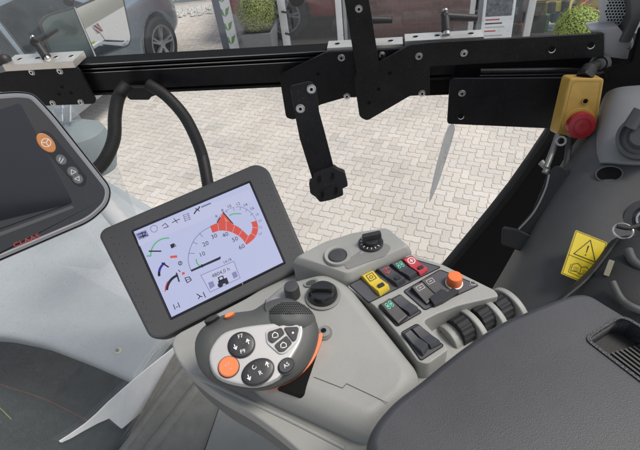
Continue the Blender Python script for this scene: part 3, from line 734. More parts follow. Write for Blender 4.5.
# silver blocks + levers
def block(top, front_h, fr, depth, label, holes, lever=None, name='clamp_block'):
    """top: (pxL,pyL,pxR,pyR) front upper edge"""
    a = fr.at(top[0], top[1]); b = fr.at(top[2], top[3]); h = front_h
    o = fr.w(*a); ex = (fr.w(*b) - o); L_ = ex.length
    f2 = Frame(o, ex, V((0, 0, 1))); sg = 1 if f2.ey.dot(WN) < 0 else -1     # +ey away from camera
    e = empty(name, label, 'clamp', o, 'silver clamp blocks on top of the rail')
    q = MB(); q.box(f2, 0, L_, 0, depth * sg, -h, 0, 'alu')
    for t in holes:
        q.flat(f2, circ(L_ * t, depth * .5 * sg, .0042, 20), .0002, 'groove'); q.ring(f2, circ(L_ * t, depth * .5 * sg, .0055, 20), circ(L_ * t, depth * .5 * sg, .0042, 20), -.001, .0007, 'steel')
    q.build('block', e, .0012, 2)
    return e, f2, sg, L_
def lever(e, base, tip, hub_top, r=.007):
    """base, hub_top, tip in world"""
    m_ = MB(); m_.tube([base, base + (hub_top - base) * .5, hub_top], lambda t: r * (1.15 - .15 * t), 'black_handle', 16)
    v = tip - hub_top
    m_.tube([hub_top - v * .08, hub_top + v * .3, hub_top + v * .7, tip, tip + v * .03], lambda t: r * (1.0 - .35 * t + .15 * (t > .9)), 'black_handle', 14)
    m_.sphere(hub_top + (hub_top - base).normalized() * .002, r * 1.05, 'black_handle', 14, 8)
    m_.build('handle', e)
    n = (hub_top - base).normalized(); fr = Frame(hub_top + n * .0085, (1, 0, 0), n); q = MB(); q.prism(fr, circ(0, 0, .004, 16), 0, .003, 'steel'); q.build('screw', e)
    fr = Frame(base, (1, 0, 0), n); q = MB(); q.prism(fr, circ(0, 0, .0055, 16), -.006, .001, 'steel'); q.build('stud', e)
T_ = W(-.022)
e, f2, sg, L_ = block((2, 65, 73, 62), .012, T_, .042, 'silver clamp block with a tilted black lever at the far left of the rail', (.16, .42, .68, .9))
b0 = f2.w(L_ * .57, .018 * sg, .002); lever(e, b0, P(55, 31, .93 * 1.0), P(36, 42, (b0 - CAM).dot(fw) * 1.0))
k = MB(); c = P(5, 60, .85); k.sphere(c, .011, 'black_handle', 16, 10); k.tube([c, P(-10, 66, .85)], .006, 'black_handle'); tag(k.build('ball_joint'), 'small dark knob at the left edge of the photo', 'joint')
e2_, f2, sg, L_ = block((327, 48, 403, 43), .010, W(-.010), .028, 'silver clamp block crossed by the black bracket arm', (.13, .84))
b0 = f2.w(L_ * .45, .014 * sg, .002); dd = (b0 - CAM).dot(fw); lever(e2_, b0, P(391, 20, dd), P(362, 20, dd))
e3_, f2, sg, L_ = block((405, 41, 484, 37.5), .010, W(-.012), .028, 'silver clamp block with a level black lever right of centre', (.14, .42, .85))
b0 = f2.w(L_ * .52, .012 * sg, .002); dd = (b0 - CAM).dot(fw); lever(e3_, P(446.5, 31, dd), P(476, 18, dd), P(445.5, 16.5, dd))

# device mount
def tongue():
    fr = FP(320, 140, .66, (WN + V((0, 0, .25)) + V((.1, 0, 0))).normalized(), 1, 0)
    e = empty('tablet_mount', 'black tongue shaped holder hanging below the rail with a ribbed square pad', 'holder', P(329, 186, .66))
    o = W(-.024)
    q = MB(); f0 = fr
    q.prism(fr, rnd([(*fr.at(*p[:2]), p[2] * .006) for p in [(289.5, 86, 1), (312, 81, 1), (317, 91, 1), (319, 112, 0), (324, 130, 0), (338, 184, 0), (315, 188, 0), (300, 140, 0), (294, 110, 0)]], .006), -.004, 0, 'black_metal_worn'); q.build('arm', e, .0015)
    bolt(fr, 311.5, 89, .0046, e); bolt(fr, 300.5, 108.5, .0046, e)
    q = MB(); ol = [(313, 173), (322, 169.5), (334, 165.5), (338, 169), (344.5, 171), (348, 184.5), (342, 187), (343.5, 193.5), (332, 198), (320, 200.5), (315.5, 195), (310.5, 192), (309, 180.5), (313.5, 179)]
    q.prism(fr, rnd(fr.L(ol), .003), -.006, .006, 'rubber')
    for p in ((320, 177), (333, 173.5), (323, 192), (336.5, 188)):
        a = fr.at(*p); q.prism(fr, rnd([(a[0] - .0018, a[1] - .005), (a[0] + .0018, a[1] - .005), (a[0] + .0018, a[1] + .005), (a[0] - .0018, a[1] + .005)], .001), .006, .0085, 'black_metal')
    for i in range(6):
        p = fr.at(321 + i * 3, 187 - i * 1); q.prism(fr, circ(p[0], p[1], .0009, 8), .006, .007, 'black_metal')
    q.build('pad', e, .0012)
tongue()
# knob hanging at the top
k = MB(); c = P(297, -3, .7); fr = Frame(c, (1, 0, 0), -ray(297, -3).normalized()); k.loft(fr, [(circ(0, 0, .008), -.02), (circ(0, 0, .0125), -.012), (circ(0, 0, .0135), .0), (circ(0, 0, .0115), .006)], 'black_handle'); k.tube([c, c + V((0, .01, .25))], .005, 'black_handle'); tag(k.build('ball_joint', None, .001), 'round black knob cut by the top edge of the photo', 'joint')

# plastic strip
g = W(-.03); q = MB(); q.prism(g, smooth([(*g.at(449, 126), 0)[:2], g.at(455, 129), g.at(446, 160), g.at(438, 184), g.at(430.5, 201), g.at(429.5, 198), g.at(434, 175), g.at(441, 148)], 4), -.0008, 0, 'film'); tag(q.build('plastic_strip'), 'thin tapering clear plastic strip hanging under the rectangular plate', 'strip')

# ================================================================== E-STOP
def estop():
    fr = Frame(P(582, 108, .70), WX, (WN + V((0, 0, .35))).normalized())
    e = empty('emergency_stop', 'yellow switch box with a red mushroom stop button', 'stop button', P(582, 108, .7))
    q = MB(); pts = fr.L([(569, 77), (606, 77), (596, 139), (555, 136)])
    q.prism(fr, rnd(pts, .006), -.03, 0, 'estop_yellow', taper=.002)
    q.build('housing', e, .002, 3)
    q = MB(); ip = fr.L([(573, 81.5), (601, 81.5), (592.5, 133), (560.5, 131)]); q.line(fr, rnd(ip, .004), .0006, .0004, 'ink2', True)
    a = fr.at(585, 101); q.ring(fr, circ(*a, .0048), circ(*a, .0034), 0, .002, 'sw_dkyellow'); q.flat(fr, circ(*a, .0036), .0006, 'groove'); q.build('cover_plate', e)
    a = fr.at(579.5, 124, .006); s_ = fr.m(580, 124)
    q = MB(); q.prism(fr, circ(*a, 15.2 * s_, 40), 0, .003, 'estop_yellow'); q.prism(fr, circ(*a, 9 * s_, 32), .003, .014, 'sw_dkyellow'); q.build('collar', e, .001)
    a = fr.at(581, 125.5, .02); q = MB(); R = 13.2 * s_; q.loft(fr, [(circ(*a, R * .95, 40), .012), (circ(*a, R, 40), .015), (circ(*a, R, 40), .021), (circ(*a, R * .93, 40), .0245), (circ(*a, R * .5, 40), .0262), (circ(*a, R * .2, 40), .0262)], 'estop_red')
    q.flat(fr, circ(*a, R * .2, 24), .0264, 'sw_dkred'); q.ring(fr, circ(*a, R * .6, 32), circ(*a, R * .55, 32), .0258, .0266, 'sw_dkred'); q.build('push_button', e)
    q = MB(); b = fr.w(*fr.at(587, 80), -.012); t = P(590, 68, .70); q.tube([b, b + (t - b) * .5, t], .0105, 'rubber', 20); q.tube([b, b + (t - b) * .35], .0125, 'black_metal', 6); q.build('cable_gland', e, .001)
    q = MB(); c = P(600, 64, .73); f3 = Frame(c, (1, 0, 0), -ray(600, 64).normalized() + V((-.2, 0, 0)))
    q.loft(f3, [(circ(0, 0, .012), -.01), (circ(0, 0, .0148), -.004), (circ(0, 0, .0148), .002), (circ(0, 0, .011), .004), (circ(0, 0, .010), .0), (circ(0, 0, .008), .006), (circ(0, 0, .003), .008)], 'trim_grey2'); q.tube([P(600, 64, .735), P(593, 66, .72), P(590, 70, .70)], .007, 'rubber'); q.build('cable_boot', e)
    q = MB(); q.tube([P(598, 134, .705), P(602, 145, .70), P(606, 158, .69)], .0012, 'icon_white', 8); tag(q.build('white_cable'), 'thin white wire coming out below the yellow switch box', 'wire')
estop()

# ================================================================== LATCH HANDLE
def latch():
    e = empty('window_latch', 'black plastic latch lever hanging against the window frame', 'latch', P(520, 235, .72))
    def link(a, b, w0, w1, dep, mt, nm, th=.012):
        fr = Frame(P(*a, dep), P(*b, dep) - P(*a, dep), -ray(*a)); A = fr.at(*a); B = fr.at(*b); m_ = MB()
        m_.prism(fr, rnd([(A[0], A[1] - w0), (B[0], B[1] - w1), (B[0], B[1] + w1), (A[0], A[1] + w0)], .004), -th, 0, mt); return m_.build(nm, e, .0025, 3)
    fr = Frame(P(540, 200, .70), rt, -ray(540, 200)); q = MB()
    q.prism(fr, rnd([(*fr.at(*p), .004) for p in ((548, 172), (556, 165), (566, 168), (571, 178), (556, 208), (544, 226), (536, 236), (516, 233), (517, 229), (532, 212), (543, 186))], .004), -.012, 0, 'latch_black'); q.build('lever', e, .003, 3)
    fr2 = fr.up(.008); q = MB(); q.prism(fr2, rnd([(*fr2.at(*p), .004) for p in ((502, 227), (520, 230), (534, 237), (534, 249), (526, 253), (501, 245))], .004), -.03, 0, 'latch_black'); q.build('grip', e, .004, 3)
    fr3 = fr.up(.002); q = MB(); q.line(fr3, smooth([(*fr3.at(549, 175),), fr3.at(545, 190), fr3.at(534, 212), fr3.at(519, 229)], 5, False), .0024, .0006, 'trim_grey', False); q.build('edge_highlight', e)  # pale line paints the highlight down the lever's edge
    q = MB(); q.tube([P(553, 172, .71), P(575, 178, .71)], .005, 'galv'); q.tube([P(572, 177, .708), P(577, 178.5, .708)], .0075, 'galv'); q.build('pin', e)
    q = MB(); q.tube([P(558, 135, .72), P(553, 150, .718), P(546, 168, .712)], .0045, 'galv'); q.tube([P(570, 138, .72), P(566, 168, .712)], .0045, 'trim_dark'); q.build('rod', e)
    q = MB(); q.tube([P(541, 162, .72), P(547, 168, .715), P(545, 173, .715)], .005, 'galv'); q.build('spring', e)
    q = MB(); fr4 = Frame(P(561, 141, .70), rt, -ray(561, 141)); q.ring(fr4, circ(0, 0, .0075), circ(0, 0, .0045), -.005, .002, 'galv'); q.build('bolt', e, .0008)
latch()

# ================================================================== RIGHT PILLAR TRIM
def patchmesh(rows, mt, th=.02):
    q = MB(); nr, nc = len(rows), len(rows[0]); b = q.addv([p for r in rows for p in r])
    for i in range(nr - 1):
        for j in range(nc - 1): q.face([b + i * nc + j, b + i * nc + j + 1, b + (i + 1) * nc + j + 1, b + (i + 1) * nc + j], mt)
    return q
def pillar():
    e = empty('pillar_trim', 'dark grey moulded side trim at the right edge carrying the warning label', 'cab trim', P(600, 250, .6))
    rows = [[P(602, 120, .76), P(606, 120, .71), P(622, 120, .69), P(650, 118, .67), P(700, 116, .66)],
            [P(586, 140, .76), P(592, 140, .70), P(608, 142, .675), P(645, 134, .655), P(700, 134, .64)],
            [P(567, 168, .76), P(573, 168, .69), P(600, 172, .655), P(645, 178, .64), P(700, 180, .62)],
            [P(548, 205, .76), P(555, 206, .68), P(590, 215, .64), P(640, 220, .625), P(700, 225, .6)],
            [P(527, 245, .76), P(535, 247, .67), P(575, 255, .625), P(630, 265, .61), P(700, 270, .58)],
            [P(500, 292, .76), P(510, 294, .66), P(555, 300, .61), P(615, 308, .59), P(700, 320, .56)],
            [P(470, 340, .76), P(482, 342, .65), P(535, 350, .60), P(600, 355, .58), P(700, 370, .55)]]
    q = patchmesh(rows, 'trim_dark'); o = q.build('trim_panel', e, sub=3)
    sd = o.modifiers.new('so', 'SOLIDIFY'); sd.thickness = .012; sd.offset = -1
    # lighter upper moulding
    rows = [[P(612, 96, .78), P(614, 94, .70), P(630, 92, .685), P(700, 88, .67)],
            [P(608, 102, .78), P(610, 101, .69), P(628, 100, .67), P(700, 98, .65)],
            [P(602, 125, .77), P(604.5, 125, .68), P(622, 124, .655), P(700, 122, .635)],
            [P(595, 150, .75), P(598, 150, .67), P(614, 152, .645), P(700, 152, .62)],
            [P(597, 164, .72), P(600, 164, .662), P(616, 166, .64), P(700, 168, .615)]]
    q = patchmesh(rows, 'trim_grey'); o = q.build('upper_moulding', e, sub=3); sd = o.modifiers.new('so', 'SOLIDIFY'); sd.thickness = .01; sd.offset = -1
    q = MB(); f = Frame(P(609, 174, .641), rt, (-ray(609, 174).normalized() + V((0, -.15, .35)))); q.ring(f, circ(0, 0, .0165, 32, .0115), circ(0, 0, .0145, 32, .0095), -.004, .0012, 'trim_dark'); q.flat(f, circ(0, 0, .0146, 32, .0096), .0002, 'trim_black'); q.build('blanking_hole', e)
    q = MB(); f = Frame(P(641, 138, .615), rt, -ray(641, 138).normalized() + V((-.1, 0, .3))); q.loft(f, [(circ(0, 0, .028, 48), -.01), (circ(0, 0, .028, 48), .006), (circ(0, 0, .024, 48), .008), (circ(0, 0, .022, 48), .002), (circ(0, 0, .016, 48), .004), (circ(0, 0, .012, 48), .012)], 'trim_mid'); q.build('air_vent', e)
    q = MB(); q.tube([P(629, 128, .61), P(641, 110, .60)], .0085, 'trim_mid', 20); q.build('spigot', e, .001)
    # faint round hollow around ring
    q = MB(); f = Frame(P(648, 220, .605), rt, -ray(648, 220).normalized() + V((-.1, 0, .3)))
    q.loft(f, [(circ(0, 0, .028, 48), -.006), (circ(0, 0, .026, 48), .003), (circ(0, 0, .018, 48), .004), (circ(0, 0, .016, 48), -.001)], 'trim_dark'); q.ring(f, circ(0, 0, .013, 32), circ(0, 0, .0105, 32), -.001, .005, 'steel'); q.build('lock_ring', e)
    # warning label
    corners = [(576, 230), (607.5, 242.5), (588, 283.5), (554, 270)]
    A, B, D_ = P(576, 230, .598), P(607.5, 242.5, .594), P(554, 270, .589)
    n = (B - A).cross(D_ - A); n = n if n.dot(CAM - A) > 0 else -n
    f = Frame(A, B - A, n); w_ = (B - A).length; h_ = (D_ - A).length
    q = MB(); q.prism(f, rnd([(0, 0), (w_, 0), (w_, -h_), (0, -h_)], .0015), -.0022, 0, 'label_yellow')
    z = .0003; i_ = .0012
    q.line(f, [(i_, -i_), (w_ - i_, -i_), (w_ - i_, -h_ + i_), (i_, -h_ + i_)], .0006, z, 'ink', True); q.line(f, [(i_, -h_ * .56), (w_ - i_, -h_ * .56)], .0006, z, 'ink')
    cx = w_ * .5; q.line(f, [(cx, -h_ * .09), (cx + w_ * .34, -h_ * .5), (cx - w_ * .34, -h_ * .5)], .0010, z, 'ink', True)
    q.flat(f, [(cx - .0009, -h_ * .22), (cx + .0009, -h_ * .22), (cx + .0005, -h_ * .38), (cx - .0005, -h_ * .38)], z, 'ink'); q.flat(f, circ(cx, -h_ * .43, .0009, 12), z, 'ink')
    by = -h_ * .78; bw = w_ * .27; bh = h_ * .09
    for s_ in (-1, 1):
        q.line(f, [(cx, by - bh), (cx + s_ * bw * .3, by - bh * .6), (cx + s_ * bw, by - bh), (cx + s_ * bw, by + bh * .7), (cx + s_ * bw * .5, by + bh * 1.3), (cx, by + bh * .8)], .0007, z, 'ink')
        q.line(f, [(cx + s_ * bw * 1.18, by + bh * .5), (cx + s_ * bw * 1.18, by - bh * 1.4), (cx, by - bh * 1.5)], .0006, z, 'ink')
        for t in (.2, -.2, -.6): q.line(f, [(cx + s_ * bw * .25, by + bh * t), (cx + s_ * bw * .8, by + bh * t)], .0004, z, 'ink')
    q.line(f, [(cx, by - bh), (cx, by + bh * .8)], .0006, z, 'ink')
    q.build('warning_label', e)['label'] = 'yellow warning label with exclamation triangle and open book'
pillar()
# key ring, cord, belt stuff
q = MB(); f = Frame(P(623, 231, .545), rt, -ray(621, 230).normalized() + V((-.15, .1, .2))); ring = circ(0, 0, .0100, 40, .0082, -.5)
q.tube([f.w(*p) for p in ring + ring[:2]], .0011, 'steel', 8, cap=False); tag(q.build('key_ring'), 'shiny split ring hanging at the right edge on a black cord', 'key ring')
q = MB(); q.tube(smooth([tuple(P(617, 226, .543)), tuple(P(630, 228, .54)), tuple(P(648, 222, .545)), tuple(P(680, 215, .55))], 5, False), .0026, 'rubber', 10); tag(q.build('cord'), 'short black cord running from the split ring off the right edge', 'cord')
def belt():
    e = empty('seat_belt', 'black seat belt anchor and webbing bunched behind the armrest pad', 'seat belt', P(610, 285, .5))
    rows = [[P(615, 244, .575), P(628, 240, .56), P(660, 244, .555), P(720, 250, .54)], [P(607, 258, .565), P(622, 254, .54), P(655, 260, .53), P(720, 268, .51)], [P(592, 278, .56), P(610, 275, .53), P(650, 284, .50), P(720, 290, .49)],
            [P(560, 304, .56), P(592, 300, .51), P(645, 312, .48), P(720, 320, .47)], [P(548, 322, .56), P(590, 330, .52), P(640, 345, .5), P(720, 350, .49)]]
    q = patchmesh(rows, 'trim_darker'); o = q.build('buckle_cover', e, sub=3); sd = o.modifiers.new('so', 'SOLIDIFY'); sd.thickness = .008; sd.offset = -1
    q = MB(); q.tube(smooth([tuple(P(*p)) for p in ((617, 240, .56), (604, 258, .55), (586, 280, .54), (562, 300, .53), (545, 314, .53))], 6, False), .0022, 'rubber', 10); q.build('webbing_edge', e)
    f = Frame(P(609, 268, .525), P(612, 260, .525) - P(606, 276, .525), -ray(609, 268)); q = MB(); q.prism(f, rnd([(-.009, -.0028), (.009, -.0028), (.009, .0028), (-.009, .0028)], .001), -.002, .003, 'bone'); q.build('release_tab', e, .0006)
    q = MB(); q.tube(smooth([tuple(P(*p)) for p in ((612, 282, .5), (622, 300, .49), (640, 310, .48), (680, 320, .48))], 6, False), .004, 'trim_dark', 10); q.build('webbing_fold', e)
    q = MB(); q.tube(smooth([tuple(P(*p)) for p in ((628, 250, .53), (634, 262, .52), (650, 270, .51), (690, 272, .5))], 6, False), .005, 'trim_dark', 10); q.build('webbing_fold', e)
belt()
# corner at the top right: pale block and perforated panel
def corner():
    e = empty('corner_trim', 'light grey corner trim with a perforated panel at the top right', 'cab trim', P(615, 40, .8))
    g = W(-.02)
    q = MB(); q.prism(g, g.L([(590, 30), (618, 26), (632, 42), (628, 60), (604, 57), (604, 34), (592, 34)]), -.03, 0, 'trim_pale'); q.build('end_block', e, .003)
    q = MB(); q.prism(g, g.L([(628, -14), (650, -14), (640, 20), (630, 42), (618, 42), (630, 18)]), -.02, .004, 'trim_mid'); q.build('edge_trim', e, .004)
    g2 = W(.0); q = MB(); q.prism(g2, g2.L([(606, -14), (640, -14), (630, 18), (618, 40), (598, 30)]), -.004, 0, 'perf')
    for i in range(9):
        for j in range(16):
            px = 612 + i * 3.1 + (j % 2) * 1.5 - j * .75; py = -12 + j * 2.9
            if px < 606 or px > 637 - (py + 14) * .42: continue
            a = g2.at(px, py); q.flat(g2, circ(*a, .0016, 8), .0003, 'groove')
    q.build('perforated_panel', e)
    q = MB(); f = Frame(P(628, 44, .72), rt, -ray(628, 44)); q.loft(f, [(circ(0, 0, .007, 24, .011), -.01), (circ(0, 0, .007, 24, .011), .0), (circ(0, 0, .004, 24, .007), .004)], 'trim_mid'); q.build('cap', e)
    q = MB(); g3 = W(-.05); q.prism(g3, g3.L([(640, 30), (700, 0), (700, 110), (622, 84), (608, 78), (604, 72), (632, 62)]), -.01, 0, 'trim_black'); q.build('black_corner_panel', e, .003)  # plain black panel beside the end block
corner()

# ================================================================== CONSOLE
CON = empty('armrest_console', 'light grey armrest control console with rows of rocker switches', 'control console', G(380, 340, 2.1))
def hz(name, pix, z, th, mt, bevel=.003, seg=3, r=8, side=None, taper=0, parent=CON):
    f = HZ(z); q = MB(); q.prism(f, f.L(rnd(pix, r)), -th, 0, mt, side, taper=taper); return q.build(name, parent, bevel, seg)
body = [(168, 338), (250, 296), (300, 262), (345, 262), (409, 256), (442, 266), (495, 292), (501, 304), (522, 307), (527, 314), (500, 345), (460, 372), (425, 400), (402, 430), (385, 470), (375, 520), (330, 480), (285, 438), (250, 412), (213, 392), (180, 366)]
hz('body', body, 2.15, .022, 'light_plastic', .006, 4, 14)
hz('underside', [(x + (4 if y > 340 else 0), y - (3 if y > 340 else 0)) for x, y in body], 2.127, .075, 'dark_band', .01, 3, 14)
# hump under/behind the lever
def hump():
    out = [(236, 318), (280, 278), (325, 266), (350, 279), (424, 370), (412, 400), (368, 432), (250, 380), (228, 346)]
    f = HZ(2.185); base = [(*f.at(p[0], p[1]), .016) for p in out]; q = MB()
    R_ = lambda d: rr_ring(base, d, .016)
    rings = [(R_(0), -.04), (R_(0), -.022), (R_(.0012), -.015), (R_(.0038), -.009), (R_(.008), -.0045), (R_(.012), -.0018), (R_(.016), -.0004), (R_(.019), 0)]
    q.loft(f, rings, 'light_plastic'); q.build('lever_plinth', CON)
    for (x, y) in ((395, 413), (416, 391)):
        p = G(x, y, 2.17); n_ = V((.55, -.75, .25)).normalized(); fr = Frame(p + n_ * .001, rt, n_); b = MB(); b.ring(fr, circ(0, 0, .0042, 20), circ(0, 0, .003, 20), -.004, .001, 'mid_plastic'); b.flat(fr, circ(0, 0, .0032, 20), .0003, 'groove'); b.build('screw_hole', CON)
    f = HZ(2.1855); b = MB(); b.line(f, f.L([(314, 377), (342.5, 388), (346.5, 383.5), (388, 403)]), .00055, 0, 'bezel'); b.build('seam', CON)
    b = MB(); b.prism(f, f.L(rnd([(318, 349), (316.5, 356), (304, 393), (300, 395), (276, 386), (290, 345)], 2)), -.03, .0003, 'groove'); b.build('lever_slot', CON)
hump()
# ribs on the front skirt
f = HZ(2.151)
for pts in ([(196, 376), (235, 394), (290, 420), (345, 448)],):
    q = MB(); q.tube([V(f.w(*f.at(*p))) - V((0, 0, .001)) for p in smooth(pts, 6, False)], .0022, 'light_plastic', 10); q.build('rib', CON)
q = MB(); f = HZ(2.1855); q = MB()
# ledge by the window
def ledge():
    f = HZ(2.19); q = MB(); out = [(296, 262), (322, 247), (352, 235.5), (383, 231), (397, 239), (417, 256), (346, 286), (318, 270)]
    f0 = HZ(2.178); out = [(290, 264), (324, 246), (352, 237), (388, 231.5), (414, 253), (348, 284), (318, 273)]
    bb = [(*f0.at(p[0], p[1]), .008) for p in out]; B_ = lambda d: rr_ring(bb, d, .008); q.loft(f0, [(B_(0), -.035), (B_(0), 0), (B_(.001), .004), (B_(.0035), .0095), (B_(.005), .0115), (B_(.007), .012)], 'light_plastic'); q.build('window_ledge', CON)
    q = MB(); q.prism(f, f.L(rnd([(346, 270), (344, 262), (362, 250), (384, 243), (392, 247), (386, 256)], 4)), 0, .0008, 'mid_plastic'); q.text(f, 'P', *f.at(362, 254), .006, .0012, 'icon_dim', rot=-.4); q.build('scale_plate', CON, .0003)
    s_ = f.m(338, 257); a = f.at(337.5, 257)
    q = MB(); q.loft(f, [(circ(*a, 13.5 * s_, 40), -.002), (circ(*a, 13.5 * s_, 40), .003), (circ(*a, 12.8 * s_, 40), .0042), (circ(*a, 10 * s_, 40), .0035), (circ(*a, 9 * s_, 40), .001)], 'light_plastic'); q.build('socket_ring', CON)
    q = MB(); q.loft(f, [(circ(*a, 9 * s_, 40), .0), (circ(*a, 9 * s_, 40), .0025), (circ(*a, 8 * s_, 40), .0038), (circ(*a, 4 * s_, 40), .0045)], 'bezel'); q.build('socket_cover', CON)
    a = f.at(371, 244); s_ = f.m(371, 244)
    q = MB(); q.loft(f, [(circ(*a, 12.3 * s_, 40), 0), (circ(*a, 12.3 * s_, 40), .003), (circ(*a, 11.5 * s_, 40), .004)], 'switch_black')
    for i in range(9):
        t = math.radians(120 + i * 24); q.line(f, [(a[0] + 8.6 * s_ * math.cos(t), a[1] + 8.6 * s_ * math.sin(t)), (a[0] + 10.6 * s_ * math.cos(t), a[1] + 10.6 * s_ * math.sin(t))], .0008, .0043, 'icon_white')
    d_ = q.build('rotary_dial', CON)
    q = MB(); q.prism(f, circ(*a, 7.5 * s_, 32), .004, .009, 'switch_black')
    g1 = rnd([(a[0] + x * s_ * math.cos(.12) - y * s_ * math.sin(.12), a[1] + x * s_ * math.sin(.12) + y * s_ * math.cos(.12)) for x, y in ((-9, -3.2), (11, -3.2), (11, 3.2), (-9, 3.2))], .003)
    q.prism(f, g1, .008, .017, 'switch_black', taper=.0008); q.build('grip', d_, .0012)
ledge()
# screws, knobs on the plinth
def knobs():
    f = HZ(2.186)
    a = f.at(324, 333); q = MB(); q.loft(f, [(circ(*a, .0085, 32), -.001), (circ(*a, .0085, 32), .0012), (circ(*a, .0068, 32), .0006), (circ(*a, .006, 32), .003), (circ(*a, .003, 32), .0038)], 'mid_plastic'); q.flat(f, circ(a[0], a[1] + .0005, .0028, 20), .0042, 'groove'); q.build('plug', CON)
    f = HZ(2.186); a = f.at(323, 296); q = MB(); q.loft(f, [(circ(*a, .0195, 40), 0), (circ(*a, .0195, 40), .0012), (circ(*a, .0175, 40), .002)], 'mid_plastic')
    q.loft(f, [(circ(*a, .0165, 40), .001), (circ(*a, .0158, 40), .007), (circ(*a, .013, 40), .0105), (circ(*a, .006, 40), .0115)], 'gloss_knob'); dd = q.build('rotary_knob', CON)
    q = MB(); t = -.15; g1 = rnd([(a[0] + x * math.cos(t) - y * math.sin(t), a[1] + x * math.sin(t) + y * math.cos(t)) for x, y in ((-.013, -.004), (.013, -.0052), (.013, .0052), (-.013, .004))], .003); q.prism(f, g1, .008, .0165, 'gloss_knob', taper=.0012); q.build('grip', dd, .0014)
    a = f.at(293, 295); q = MB(); q.loft(f, [(circ(*a, .0085, 32), 0), (circ(*a, .0085, 32), .012), (circ(*a, .0078, 32), .0155), (circ(*a, .004, 32), .0165)], 'bezel'); q.build('push_knob', CON)
    a = f.at(311, 283); q = MB(); q.loft(f, [(circ(*a, .0085, 32, .0055, .3), -.001), (circ(*a, .0085, 32, .0055, .3), .0012), (circ(*a, .006, 32, .0035, .3), .0004)], 'mid_plastic'); q.flat(f, circ(*a, .006, 24, .0035, .3), .0008, 'bezel'); q.build('blank_plug', CON)
knobs()
